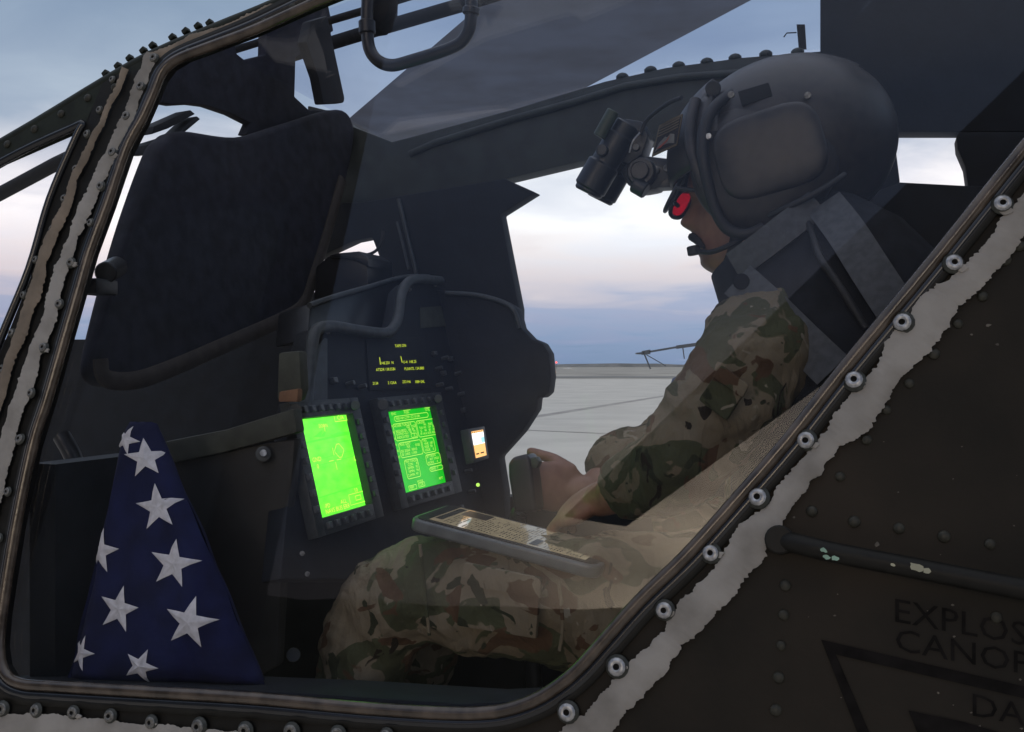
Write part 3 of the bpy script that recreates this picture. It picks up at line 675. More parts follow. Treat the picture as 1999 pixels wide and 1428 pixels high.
GL = lambda q, off: (lambda x, y: pan(*[((q[0][i] * (1 - x) + q[1][i] * x) * y + (q[3][i] * (1 - x) + q[2][i] * x) * (1 - y)) for i in (0, 1)], off))
QL = [(588, 816), (689, 806), (728, 982), (630, 1011)]
QR = [(758, 802), (851, 791), (883, 938), (793, 962)]
def display(q, name, m):
    d = prism(name, [GL(q, .006)(x, y) for x, y in [(-.16, -.17), (1.16, -.17), (1.16, 1.17), (-.16, 1.17)]], PN * .006, M['bezel'], heli, bev=.001)
    mesh('screen', [GL(q, .0075)(x, y) for x, y in [(-.01, -.01), (1.01, -.01), (1.01, 1.01), (-.01, 1.01)]], [(0, 1, 2, 3)], m, d)
    for (x0, y0, x1, y1) in [(-.16, -.17, 0, 1.17), (1.0, -.17, 1.16, 1.17), (0, -.17, 1, 0), (0, 1.0, 1, 1.17)]:
        prism('bezel_bar', [GL(q, .020)(x, y) for x, y in [(x0, y0), (x1, y0), (x1, y1), (x0, y1)]], PN * .016, M['bezel'], d, bev=.001)
    for i in range(6):
        u = .1 + .16 * i
        for (x, y) in [(u, 1.085), (u, -.085), (-.08, u), (1.08, u)]:
            c = GL(q, .022)(x, y); ax = (GL(q, 0)(1, .5) - GL(q, 0)(0, .5)).normalized(); ay = (GL(q, 0)(.5, 1) - GL(q, 0)(.5, 0)).normalized()
            box('bezel_key', c, ax * .0045, ay * .0045, PN * .003, M['key'], d, bev=.001, seg=1)
    cyl('bezel_knob', GL(q, .02)(-.08, 1.085), GL(q, .034)(-.08, 1.085), .009, M['key'], d, n=12)
    cyl('bezel_knob', GL(q, .02)(1.08, 1.085), GL(q, .034)(1.08, 1.085), .007, M['key'], d, n=12)
    return d
DL = display(QL, 'left_display', M['green_l']); DR = display(QR, 'right_display', M['green_r'])
# left page: video bands and symbols
f = Flat()
for y0, y1, s in [(.765, .785, .02), (.585, .592, .02), (.525, .532, .02), (.21, .222, .015)]: f.poly([(.0, y0 - s), (1, y0 + s), (1, y1 + s), (0, y1 - s)])
f.poly([(.5, .79), (.62, .815), (.8, .81), (.95, .80), (.9, .775), (.55, .77)]); f.poly([(.15, .80), (.35, .86), (.30, .80), (.45, .87), (.36, .79)])
f.build('video_band', GL(QL, .0079), M['sym_d'], DL)
f = Flat(); X, Y = .47, .535
f.line(X, Y + .05, X, Y + .13, .007); f.line(X, Y - .02, X, Y - .10, .007); f.line(X - .12, Y, X - .03, Y, .006); f.line(X + .03, Y, X + .12, Y, .006)
f.rect(X + .03, Y + .02, X + .2, Y + .16, .006, .06); f.line(.40, .84, .40, .92, .007)
f.text('C/A', .68, .945, .045, 1.2); f.text('DOWN', .30, .885, .035, 1.0); f.rect(.63, .93, .86, .998, .007)
f.text('GND', .04, .555, .045, 1.2); f.text('0', .1, .485, .045, 1.2); f.text('LO', .83, .49, .05, 1.3)
for i in range(9): f.line(.955, .32 + .05 * i, .985, .32 + .05 * i, .005)
f.line(.92, .58, .99, .58, .005); f.text('-PD', .08, .085, .042, 1.2); f.text('ALL', .40, .085, .042, 1.2); f.text('NAVS BUS ERR', .08, .028, .045, 1.15)
f.rect(.58, .045, .92, .155, .005); f.text('10', .70, .165, .042, 1.2); f.rect(.70, .08, .80, .125, .006); f.text('PS', .88, .235, .035, 1.1)
f.build('symbology', GL(QL, .0083), M['sym_l'], DL)
# right page: performance tables
f = Flat()
def row(t, x, y, h=.032, sx_=1.05, al='LEFT'): f.text(t, x, y, h, sx_, al)
row('ENG', .05, .945); row('FUEL', .32, .945); row('UTIL', .76, .945); f.line(.31, .985, .46, .985, .006); f.line(.75, .985, .90, .985, .006)
f.rect(.09, .865, .80, .925, .007, .02); row('7RED HSPI COMP  ICT: LII LBR', .115, .882, .030, .9)
f.rect(.03, .63, .50, .835, .007, .02); row('HOVER TORQUE', .05, .795); row('IGE  OGE', .30, .763)
row('REQUIRED   68  84', .06, .728); row('GO/NO-GO  96  77', .06, .694); row('INDICATED', .06, .652); f.rect(.36, .642, .48, .688, .006, .012); row('0', .42, .652)
f.rect(.52, .63, 1.0, .835, .007, .02); row('CRUISE', .54, .795); row('VH    RNG   END', .66, .763, .030, .95); row('TAS 143   124   76', .56, .728, .030, .95); row('Q     84    60    43', .57, .690, .030, .95); row('FF 1414 1070  850', .56, .650, .030, .95)
f.rect(.06, .42, .53, .60, .007, .02); row('MAX GWT', .08, .562); row('IGE        OGE', .22, .528); row('DE 20260  18910', .08, .482); row('SE 13450  11900', .08, .440)
f.rect(.55, .42, .80, .60, .007, .02); row('TAS', .57, .562); row('VNE  181', .59, .522); row('VSSE  50', .58, .482); row('VSDE    0', .58, .440)
f.rect(.10, .155, .38, .385, .007, .02); row('MAX TORQUE', .12, .348, .030, .95); row('CON     83', .16, .308); row('30MIN   92', .14, .268); row('10MIN   96', .14, .226); row('2.5MIN  97', .12, .180)
f.rect(.56, .265, .86, .395, .007, .02); row('JETTISON', .58, .36, .030); row('WT 17020', .63, .318, .030); row('MODE     4', .58, .278, .030)
f.rect(.59, .18, .87, .232, .007, .02); row('SEND  Y', .61, .195, .030)
f.rect(.08, .02, .24, .072, .006); row('PERF', .10, .034, .030); row('MODE', .28, .085, .028); f.rect(.29, .028, .42, .078, .006); row('CUR', .305, .040, .030); row('RPT', .74, .055); row('WT', .87, .055)
for i, t in enumerate(['P', 'R', 'D', 'D', 'SE', 'ET', 'L']): row(t, .0, .80 - .075 * i, .026)
f.build('symbology', GL(QR, .0083), M['sym'], DR)
# up-front display with amber text
QU = [(722, 668), (824, 662), (834, 752), (728, 756)]
DU = prism('upper_display', [GL(QU, .003)(x, y) for x, y in [(-.06, -.06), (1.06, -.06), (1.06, 1.06), (-.06, 1.06)]], PN * .003, M['black'], heli, bev=.001)
f = Flat()
for t, x, y in [('TAPE ON', .47, .86), ('148.250', .18, .50), ('N', .38, .50), ('U-4  148.25', .60, .50), ('ATSDR 138.553', .08, .36), ('N', .40, .36), ('PLNNTL 134.880', .61, .35), ('2134', .0, .06), ('2 12AA', .28, .06), ('233 H6', .55, .07), ('188+24L', .78, .06)]: f.text(t, x, y, .062, .58)
f.line(.17, .50, .165, .66, .012); f.line(.58, .52, .565, .66, .012)
f.build('symbology', GL(QU, .0036), M['sym_y'], DU)
# standby instrument, bright white over amber
def at_l(px, py, off=0.0): return hitp(px, py, PP - PN * (.13 + off), PN)
QS = [(920, 842), (943, 838), (950, 888), (929, 894)]
def GS(off): return lambda x, y: at_l(*[((QS[0][i] * (1 - x) + QS[1][i] * x) * y + (QS[3][i] * (1 - x) + QS[2][i] * x) * (1 - y)) for i in (0, 1)], off)
DS = prism('standby_instrument', [GS(0)(x, y) for x, y in [(-.2, -.15), (1.2, -.15), (1.2, 1.12), (-.2, 1.12)]], PN * .015, M['bezel'], heli, bev=.002)
for nm, r_, mm in [('attitude_sky', (0, .48, 1, .92), 'stby_w'), ('attitude_ground', (0, .0, 1, .48), 'stby_o'), ('heading_tape', (0, .92, 1, 1.0), 'stby_o'), ('airspeed_window', (.72, .52, 1.0, .72), 'stby_c')]:
    x0, y0, x1, y1 = r_; e = .0012 if nm == 'airspeed_window' else .0008
    mesh(nm, [GS(e)(x, y) for x, y in [(x0, y0), (x1, y0), (x1, y1), (x0, y1)]], [(0, 1, 2, 3)], M[mm], DS)
f = Flat()
for i in range(6): f.line(.08 + .16 * i, .93, .08 + .16 * i, .985, .05)
f.text('C', .78, .76, .08, 1.6); f.line(.1, .14, .35, .14, .05); f.line(.5, .14, .8, .14, .05)
f.build('instrument_marks', GS(.0013), M['piping'], DS)
cyl('warning_light', at_l(933, 946, 0), at_l(933, 946, .006), .003, M['sym'], heli, n=8)
for i, (px, py) in enumerate([(652, 742), (676, 750), (700, 756), (848, 690), (862, 700), (850, 720), (866, 728), (852, 752), (870, 760), (880, 700), (888, 730), (894, 770), (905, 800), (908, 920), (915, 960), (900, 990)]):
    if i % 3: cyl('toggle_switch', pan(px, py, .0), pan(px, py, .0) - PN * .014, .0035, M['key'], ip, n=8)
    else: box('switch_cap', pan(px, py, .004), L * .006, UP * .004 + F * .001, PN * .004, M['key'], ip, bev=.001, seg=1)
for k, (a, b, c, d) in enumerate([(880, 640, 935, 660), (886, 668, 930, 690), (820, 600, 870, 640)]):
    prism('placard', [pan(x, y, .002) for x, y in [(a, b), (c, b - 4), (c + 2, d - 4), (a + 2, d)]], PN * .0015, M['olive_trim'], ip, smooth=False)
for px, py in [(640, 648), (760, 655), (800, 565), (850, 556), (905, 600), (590, 1080), (600, 1120), (930, 1040)]: cyl('panel_screw', pan(px, py, 0), pan(px, py, .003), .0035, M['dull'], ip, n=8)
# side console below the panel, near side
sidec = slab('side_console', [(322, 905), (420, 882), (576, 855), (570, 930), (552, 1060), (540, 1300), (330, 1420), (250, 1420)], .165, .02, M['side_panel'], .006)
slab('console_band', [(318, 862), (440, 838), (572, 797), (580, 844), (440, 882), (318, 908)], .155, .02, M['olive_trim'], .004)
slab('switch_box', [(543, 688), (584, 684), (588, 760), (580, 782), (540, 780)], .17, .02, M['olive_trim'], .004)
M['orange_tip'] = mat('worn_orange_tip', (.20, .10, .05), .7); slab('switch_tip', [(545, 764), (582, 758), (580, 784), (543, 784)], .163, .012, M['orange_tip'], .002)
cyl('console_knob', hp(514, 886, .150), hp(514, 886, .168), .010, M['key'], heli)
cyl('console_knob', hp(514, 884, .140), hp(514, 884, .151), .0045, M['steel'], heli)
# hose and wiring at the lower left corner behind the glass
tube('oxygen_hose', cr([hp(a, b, .16) for a, b in [(120, 850), (146, 900), (160, 970), (163, 1060), (158, 1150), (148, 1250), (140, 1340)]], 6), .012, M['black_gloss'], heli, n=10)
M['green_wire'] = mat('green_wire', (.05, .38, .06), .5)
for k in range(3): tube('wire_bundle', cr([hp(66 + 6 * k + a, b, .10) for a, b in [(18, 1090), (8, 1130), (14, 1175), (-2, 1210), (4, 1260), (0, 1310)]], 5), .0022, M['green_wire'], heli, n=6)
# ledge under the window
prism('window_ledge', [onq(a, b, -.03) for a, b in [(-60, 1330), (20, 1330), (300, 1338), (600, 1352), (900, 1372), (1020, 1366), (1020, 1440), (-60, 1440)]], NI * .14, M['black'], heli, bev=.004)
for px, py, r_ in [(573, 1278, .010), (570, 1111, .008)]: cyl('fastener', hp(px, py, .26), hp(px, py, .25), r_, M['key'], heli, n=10)
# pilot's seat
pst = box('pilot_seat_back', hc(-.50, .45, -.18), F * .04 + UP * .02, L * .24, UP * .42 - F * .06, M['seat'], heli, bev=.03, seg=3)
box('pilot_seat_pan', hc(-.22, .45, -.50), F * .24, L * .23, UP * .05, M['seat'], heli, bev=.03, seg=3)
# cyclic stick
stick = tube('cyclic_stick', cr([hc(.16, .56, -.80), hc(.17, .57, -.5), hp(1012, 1040, .57), hp(1014, 1000, .57)], 5), .013, M['black_gloss'], heli, n=10)
prism('stick_grip', [hp(a, b, .545) for a, b in [(1003, 1000), (992, 930), (991, 905), (1000, 892), (1028, 887), (1034, 896), (1040, 940), (1046, 1000)]], L * .045, M['black_gloss'], stick, bev=.008, seg=3)
prism('grip_switch', [hp(a, b, .55) for a, b in [(1034, 894), (1046, 892), (1052, 902), (1048, 914), (1038, 914)]], L * .02, M['nvg_green'], stick, bev=.003)

# ---- main rotor
hub = V((2.05, .65, H + 1.62))
cyl('rotor_mast', hub - UP * 1.0, hub + UP * .15, .12, M['black'], heli)
cyl('rotor_hub', hub - UP * .05, hub + UP * .12, .32, M['black'], heli)
def blade(p0, p1, chord, z):
    d = (p1 - p0).normalized(); s = V((-d.y, d.x, 0))
    prof = [(-.5, 0), (-.42, .055), (-.25, .085), (0, .08), (.3, .045), (.5, .006), (.3, -.012), (0, -.02), (-.25, -.022), (-.42, -.018)]
    vs, fs = [], []; n = 14; k = len(prof)
    for i in range(n + 1):
        t = i / n; c = p0.lerp(p1, t)
        for a, b in prof: q = c + s * a * chord + UP * (b * chord * .6); vs.append(V((q.x, q.y, z + b * chord * .6)))
    for i in range(n):
        for j in range(k): fs.append((i * k + j, i * k + (j + 1) % k, (i + 1) * k + (j + 1) % k, (i + 1) * k + j))
    fs += [tuple(range(k))[::-1], tuple(n * k + j for j in range(k))]
    o = mesh('rotor_blade', vs, fs, M['blade'], heli); shade(o.data, 35)
d1 = V((-.741, -.671, 0)); d2 = V((-.41, .912, 0))
n1 = V((-d1.y, d1.x, 0))
c1 = V((-.85, -1.70, 0)) ; s1 = 1 if n1.dot(V((-.41, -1.12, 0))) > 0 else -1
c1 = c1 + n1 * s1 * .275
blade(c1 - d1 * 3.2, c1 + d1 * 4.9, .55, H + 1.6)
blade(V((.47, 4.39, 0)) - d2 * 3.3, V((.47, 4.39, 0)) + d2 * 3.6, 1.05, H + 1.6)

# ================================================================== THE PILOT
def skin_mesh(joints, edges, root, lv=2):
    """joints {name: (Vector, rx, ry)}"""
    ks = list(joints); idx = {k: i for i, k in enumerate(ks)}
    me = bpy.data.meshes.new('k'); me.from_pydata([tuple(joints[k][0]) for k in ks], [(idx[a], idx[b]) for a, b in edges], [])
    ob = bpy.data.objects.new('k', me); col.objects.link(ob)
    md = ob.modifiers.new('s', 'SKIN'); md.branch_smoothing = .4; md.use_smooth_shade = True
    for i, k in enumerate(ks):
        sv = me.skin_vertices[0].data[i]; r = joints[k][1:]; sv.radius = (r[0], r[-1]); sv.use_root = (k == root)
    m2 = ob.modifiers.new('u', 'SUBSURF'); m2.levels = lv
    return bake(ob)
def join_mesh(mes, voxel=None, smooth=0, disp=None):
    bm = bmesh.new()
    for me in mes: bm.from_mesh(me)
    me = bpy.data.meshes.new('j'); bm.to_mesh(me); bm.free()
    ob = bpy.data.objects.new('j', me); col.objects.link(ob)
    if voxel:
        r = ob.modifiers.new('r', 'REMESH'); r.mode = 'VOXEL'; r.voxel_size = voxel; r.use_smooth_shade = True
    if smooth:
        s = ob.modifiers.new('s', 'SMOOTH'); s.iterations = smooth; s.factor = .5
    if disp:
        for sc_, st_ in disp:
            tx = bpy.data.textures.new('c', 'CLOUDS'); tx.noise_scale = sc_; tx.noise_depth = 2
            d = ob.modifiers.new('d', 'DISPLACE'); d.texture = tx; d.strength = st_; d.mid_level = .5; d.texture_coords = 'LOCAL'
    me = bake(ob)
    for p in me.polygons: p.use_smooth = True
    return me
pilot = thing('person', 'person in camouflage uniform and dark vest seated in the cockpit, head bowed', 'person', hp(1500, 1180, .45))
J = {
 'pelvis': (hp(1590, 1130, .45), .13, .12), 'waist': (hp(1600, 960, .45), .12, .11), 'chest': (hp(1590, 760, .45), .14, .12), 'neckb': (hp(1545, 590, .45), .075, .075),
 'neck': (hp(1500, 500, .45), .055, .055),
 'shn': (hp(1490, 690, .275), .062, .062), 'eln': (hp(1330, 905, .215), .043, .043), 'wrn': (hp(1180, 972, .30), .028, .028),
 'shf': (hp(1520, 660, .64), .062, .062), 'elf': (hp(1290, 900, .72), .043, .043), 'wrf': (hp(1140, 955, .63), .028, .028),
 'hpn': (hp(1520, 1170, .35), .09, .09), 'knn': (hp(790, 1130, .29), .056, .056), 'ann': (hp(665, 1430, .29), .04, .04),
 'hpf': (hp(1520, 1160, .56), .09, .09), 'knf': (hp(850, 1140, .66), .056, .056), 'anf': (hp(800, 1380, .66), .04, .04),
}
E_ = [('pelvis', 'waist'), ('waist', 'chest'), ('chest', 'neckb'), ('neckb', 'neck'), ('neckb', 'shn'), ('shn', 'eln'), ('eln', 'wrn'), ('neckb', 'shf'), ('shf', 'elf'), ('elf', 'wrf'),
      ('pelvis', 'hpn'), ('hpn', 'knn'), ('knn', 'ann'), ('pelvis', 'hpf'), ('hpf', 'knf'), ('knf', 'anf')]
body = skin_mesh(J, E_, 'pelvis', 2)
def hand(w, dirn, side, back, curl, s=1.0, thumb_up=True):
    """palm and five fingers; dirn along the palm, side towards the thumb, back = out of the back of the hand"""
    dirn, back = dirn.normalized(), back.normalized(); side = (side - dirn * side.dot(dirn)).normalized(); mes = []
    k0 = {'w': (w - dirn * .03, .026 * s, .02 * s), 'p': (w + dirn * .04, .038 * s, .019 * s), 'q': (w + dirn * .078, .036 * s, .016 * s)}
    vs, fs = ellipsoid(w + dirn * .045, dirn * .055, side * .042, back * .019, 16, 10); me = bpy.data.meshes.new('e'); me.from_pydata([tuple(v) for v in vs], [], fs); mes.append(me)
    mes.append(skin_mesh({'a': (w - dirn * .06, .026, .026), 'b': (w, .025, .025), 'c': (w + dirn * .03, .024, .024)}, [('a', 'b'), ('b', 'c')], 'a', 2))
    for i, (o_, ln) in enumerate([(.030, .070), (.011, .078), (-.010, .073), (-.030, .058)]):
        p = w + dirn * (.080 - .004 * abs(i - 1)) + side * o_ * s; a = R(12); pts = [p - dirn * .03, p]; ang = 0
        for sg, fr in enumerate((.45, .32, .25)):
            ang += curl[sg]; d = dirn * math.cos(ang) - back * math.sin(ang); p = p + d * ln * fr; pts.append(p)
        jj = {str(n): (q, .0095 - .0008 * n, .0095 - .0008 * n) for n, q in enumerate(pts)}
        mes.append(skin_mesh(jj, [(str(n), str(n + 1)) for n in range(len(pts) - 1)], '0', 2))
    p = w + dirn * .02 + side * .03; d0 = (dirn * .85 + side * .45 - back * .45).normalized(); d1 = (dirn * .9 + side * .25 - back * .5).normalized()
    pts = [p - d0 * .01, p + d0 * .035, p + d0 * .035 + d1 * .03, p + d0 * .035 + d1 * .052]
    mes.append(skin_mesh({str(n): (q, .0115 - .001 * n, .0115 - .001 * n) for n, q in enumerate(pts)}, [('0', '1'), ('1', '2'), ('2', '3')], '0', 2))
    return mes
wf = hp(1135, 955, .63); hands = hand(wf, hp(1045, 945, .60) - wf, UP, (L * -.9 + UP * .3 - F * .1) * 1.0, (R(50), R(60), R(40)))
wn = J['wrn'][0]; hands += hand(wn, hp(1085, 1000, .37) - wn, (F * .4 + L * .8), UP * .9 - L * .2, (R(25), R(40), R(30)))
# head with a face: rings from the neck to the crown
hd_c = hp(1470, 400, .45); px2m = (hp(1570, 400, .45) - hp(1470, 400, .45)).length / 100
lev = [  # py, front px, back px, half width (m), bump px, bump half width (m)
 (575, 1452, 1580, .058, 0, 1), (548, 1432, 1575, .058, 0, 1), (537, 1403, 1570, .056, 0, 1), (526, 1384, 1568, .054, 3, .02), (514, 1376, 1570, .056, 6, .02), (503, 1380, 1575, .060, 3, .02),
 (494, 1380, 1580, .063, 14, .022), (485, 1380, 1585, .065, 12, .022), (480, 1380, 1588, .066, 7, .02), (471, 1378, 1590, .067, 15, .024), (460, 1376, 1594, .068, 12, .02), (450, 1374, 1600, .069, 18, .018), (444, 1372, 1602, .070, 30, .017),
 (436, 1371, 1606, .070, 38, .015), (425, 1370, 1610, .071, 33, .013), (410, 1369, 1614, .072, 23, .011), (396, 1368, 1618, .073, 15, .010), (384, 1364, 1622, .074, 9, .012), (372, 1352, 1626, .074, 6, .03), (355, 1350, 1630, .075, 0, 1),
 (320, 1358, 1640, .076, 0, 1), (280, 1375, 1640, .074, 0, 1), (240, 1402, 1630, .066, 0, 1), (210, 1440, 1600, .05, 0, 1), (195, 1480, 1560, .025, 0, 1)]
lev = [(a, b - 5, c, d, e * 1.32, g * 1.25) for a, b, c, d, e, g in lev]
vs, fs = [], []; NR = 40
for py, pf, pb, hw, bp, bw in lev:
    for j in range(NR):
        q = 2 * math.pi * j / NR; c, s_ = math.cos(q), math.sin(q)
        e = .82
        cx0 = (pf + pb) / 2; xx = cx0 - (pb - pf) / 2 * math.copysign(abs(c) ** e, c); lat = hw * math.copysign(abs(s_) ** e, s_)
        if c > 0 and bp: xx -= bp * math.exp(-(lat / bw) ** 2)
        if c > .2 and 384 < py < 412: xx += 9 * math.exp(-((abs(lat) - .032) / .014) ** 2)
        vs.append(hp(xx, py, .45) + L * lat)
for i in range(len(lev) - 1):
    for j in range(NR): fs.append((i * NR + j, i * NR + (j + 1) % NR, (i + 1) * NR + (j + 1) % NR, (i + 1) * NR + j))
fs += [tuple(range(NR))[::-1], tuple((len(lev) - 1) * NR + j for j in range(NR))]
hm = sub(vs, fs, 1)
ev, ef = ellipsoid(hp(1480, 400, .375), F * .016, L * .008, UP * .03, 12, 8); em = bpy.data.meshes.new('e'); em.from_pydata([tuple(v) for v in ev], [], ef)
bme = join_mesh([body, hm, em] + hands, .0036, 2)
bo = link('body', bme, M['face'], pilot)
# moustache and brow
for pts, r_ in (([(1354, 463), (1360, 466), (1372, 476), (1386, 490)], .006), ([(1347, 366), (1358, 360), (1378, 362)], .004)):
    for sgn in (-1, 1):
        tube('facial_hair', [hp(a, b, .45) + L * sgn * (.006 + .013 * i) * 1.0 - F * (-.001) for i, (a, b) in enumerate(pts)], [r_ * k for k in (1, 1, .9, .4)][:len(pts)], M['brow'], bo, n=8)
# uniform: shirt and trousers as their own shells
JS = {
 'a': (hp(1595, 1120, .45), .155, .14), 'b': (hp(1600, 950, .45), .145, .13), 'c': (hp(1585, 760, .45), .155, .14), 'd': (hp(1545, 620, .45), .095, .10),
 's1': (hp(1478, 690, .272), .078, .075), 's2': (hp(1415, 790, .235), .066, .064), 's3': (hp(1336, 900, .215), .060, .060), 's4': (hp(1262, 942, .25), .052, .052), 's5': (hp(1200, 965, .29), .040, .040),
 't1': (hp(1520, 660, .64), .078, .075), 't2': (hp(1400, 790, .70), .068, .064), 't3': (hp(1275, 905, .72), .066, .066), 't4': (hp(1215, 910, .69), .066, .07), 't5': (hp(1160, 945, .64), .048, .052)}
ES = [('a', 'b'), ('b', 'c'), ('c', 'd'), ('d', 's1'), ('s1', 's2'), ('s2', 's3'), ('s3', 's4'), ('s4', 's5'), ('d', 't1'), ('t1', 't2'), ('t2', 't3'), ('t3', 't4'), ('t4', 't5')]
link('jacket', join_mesh([skin_mesh(JS, ES, 'a', 2)], .006, 2, [(.05, .020), (.018, .008)]), M['camo'], pilot)
JT = {'a': (hp(1600, 1150, .45), .16, .14), 'h1': (hp(1500, 1185, .36), .105, .105), 'h2': (hp(1200, 1180, .31), .092, .10), 'h3': (hp(965, 1160, .29), .084, .090), 'k1': (hp(795, 1140, .285), .076, .080), 'k2': (hp(735, 1205, .285), .068, .074), 'k3': (hp(700, 1320, .285), .062, .066), 'k4': (hp(665, 1430, .285), .055, .055),
 'g1': (hp(1500, 1160, .55), .105, .105), 'g2': (hp(1150, 1165, .62), .09, .09), 'g3': (hp(850, 1140, .66), .078, .078), 'g4': (hp(800, 1390, .66), .058, .058)}
ET = [('a', 'h1'), ('h1', 'h2'), ('h2', 'h3'), ('h3', 'k1'), ('k1', 'k2'), ('k2', 'k3'), ('k3', 'k4'), ('a', 'g1'), ('g1', 'g2'), ('g2', 'g3'), ('g3', 'g4')]
link('trousers', join_mesh([skin_mesh(JT, ET, 'a', 2)], .006, 2, [(.06, .022), (.022, .010)]), M['camo2'], pilot)
for x, d in ((665, .285), (800, .66)):
    vs, fs = ellipsoid(hp(x - 70, 1480, d), F * .14, L * .05, UP * .055, 20, 12); mesh('boot', vs, fs, M['piping'], pilot, smooth=True)
def pocket(name, pts, d, m, th=.010):
    p = prism(name, [hp(a, b, d) for a, b in pts], L * th, m, pilot, bev=.004, seg=2)
    y0 = pts[0][1]; x0, x1 = pts[0][0], pts[1][0]; q = .34
    fl_ = [pts[0], pts[1], (pts[1][0] + (pts[2][0] - pts[1][0]) * q + 3, pts[1][1] + (pts[2][1] - pts[1][1]) * q), (pts[0][0] + (pts[3][0] - pts[0][0]) * q - 3, pts[0][1] + (pts[3][1] - pts[0][1]) * q)]
    prism('pocket_flap', [hp(a, b, d - .005) for a, b in fl_], L * .006, m, p, bev=.002)
pocket('cargo_pocket', [(905, 1098), (1055, 1128), (1046, 1248), (890, 1222)], .198, M['camo2'])
pocket('sleeve_pocket', [(1408, 712), (1462, 752), (1418, 822), (1362, 780)], .160, M['camo'], .012)
tube('seam', cr([hp(a, b, .205) for a, b in [(820, 1062), (826, 1120), (832, 1180), (838, 1240)]], 4), .0022, M['camo2'], pilot, n=6)
tube('seam', cr([hp(a, b, .200) for a, b in [(1090, 1130), (1096, 1180), (1098, 1230), (1092, 1270)]], 4), .0022, M['camo2'], pilot, n=6)
# vest: loft down the torso from the collar
ax0 = (F * -.52 - UP * .85).normalized()
def loft(name, secs, m, parent, nn=36, sharp=3.0):
    vs, fs = [], []
    for c, fx, ly in secs:
        for j in range(nn):
            q = 2 * math.pi * j / nn; cc, ss = math.cos(q), math.sin(q); e = 2 / sharp
            vs.append(c + fx * math.copysign(abs(cc) ** e, cc) + ly * math.copysign(abs(ss) ** e, ss))
    n = len(secs)
    for i in range(n - 1):
        for j in range(nn): fs.append((i * nn + j, i * nn + (j + 1) % nn, (i + 1) * nn + (j + 1) % nn, (i + 1) * nn + j))
    fs += [tuple(range(nn))[::-1], tuple((n - 1) * nn + j for j in range(nn))]
    return mesh(name, vs, fs, m, parent, smooth=True)
def V2(px, py, d, ax, ay): return hp(px, py, d)
colr = (hp(1422, 530, .36) - hp(1606, 390, .36))
u_c = colr.normalized()
vest = loft('flight_vest', [(hp(1512, 458, .45), u_c * .100, L * .098), (hp(1550, 505, .45), u_c * .115, L * .125), (hp(1590, 560, .45), u_c * .135, L * .168), (hp(1640, 640, .45), (u_c * .6 + F * .4) * .165, L * .19), (hp(1670, 760, .45), F * .160, L * .195), (hp(1670, 920, .45), F * .155, L * .19), (hp(1660, 1090, .45), F * .15, L * .18)], M['vest'], pilot)
def ribbon(name, pts, wd, m, parent, nrm, th=.003):
    vs, fs = [], []
    for i, p in enumerate(pts):
        t = (pts[min(i + 1, len(pts) - 1)] - pts[max(i - 1, 0)]).normalized(); s_ = t.cross(nrm).normalized() * wd / 2
        vs += [p - s_, p + s_, p + s_ + nrm * th, p - s_ + nrm * th]
    for i in range(len(pts) - 1):
        for j in range(4): fs.append((i * 4 + j, i * 4 + (j + 1) % 4, (i + 1) * 4 + (j + 1) % 4, (i + 1) * 4 + j))
    fs += [(0, 1, 2, 3), tuple((len(pts) - 1) * 4 + j for j in (3, 2, 1, 0))]
    o = mesh(name, vs, fs, m, parent); shade(o.data, 30); return o
ribbon('collar_band', cr([hp(1432, 520, .34), hp(1480, 486, .325), hp(1540, 440, .325), hp(1598, 396, .34)], 4), .036, M['strap'], vest, -L, .006)
ribbon('harness_strap', cr([hp(1440, 545, .315), hp(1500, 600, .285), hp(1560, 660, .262), hp(1625, 722, .25)], 4), .046, M['strap'], vest, -L, .005)
ribbon('harness_strap', cr([hp(1608, 396, .335), hp(1650, 450, .290), hp(1700, 528, .262), hp(1760, 620, .25)], 4), .044, M['strap'], vest, -L, .005)
cyl('snap_button', hp(1447, 549, .304), hp(1447, 549, .298), .010, M['vest'], vest, n=14)

# ================================================================== HELMET
helm = thing('flight_helmet', 'grey flight helmet with raised visor cover on the seated person', 'helmet', hp(1540, 300, .45))
hcx = hp(1532, 292, .45)
tilt = R(-14)
hf = (F * math.cos(tilt) + UP * math.sin(tilt)); hu = (UP * math.cos(tilt) - F * math.sin(tilt))
def cut_shell(name, c, a, b, cc, keep, m, th, parent, nu=72, nv=44):
    vs, fs = ellipsoid(c, hf * a, L * b, hu * cc, nu, nv)
    fs = [f for f in fs if keep(sum((vs[i] for i in f), V()) / 4 - c)]
    me = bpy.data.meshes.new(name); me.from_pydata([tuple(v) for v in vs], [], fs)
    bm = bmesh.new(); bm.from_mesh(me); bmesh.ops.remove_doubles(bm, verts=bm.verts, dist=1e-5); bmesh.ops.delete(bm, geom=[v for v in bm.verts if not v.link_faces], context='VERTS'); bmesh.ops.recalc_face_normals(bm, faces=bm.faces); bm.to_mesh(me); bm.free()
    for p in me.polygons: p.use_smooth = True
    o = link(name, me, m, parent); s = o.modifiers.new('t', 'SOLIDIFY'); s.thickness = th; s.offset = -1
    return o
cut_shell('shell', hcx, .144, .122, .122, lambda p: (p.dot(hu) > -.10) and not (p.dot(hf) > .085 + .0 and p.dot(hu) < .035) and not (p.dot(hf) > .10 - p.dot(hu) * .1 and p.dot(hu) < .0), M['helmet'], .006, helm)
cut_shell('visor_cover', hcx + hf * .004 + hu * .002, .155, .128, .128, lambda p: p.dot(hf) > .065 - .0 * p.dot(hu) and p.dot(hu) > -.012, M['helmet'], .008, helm)
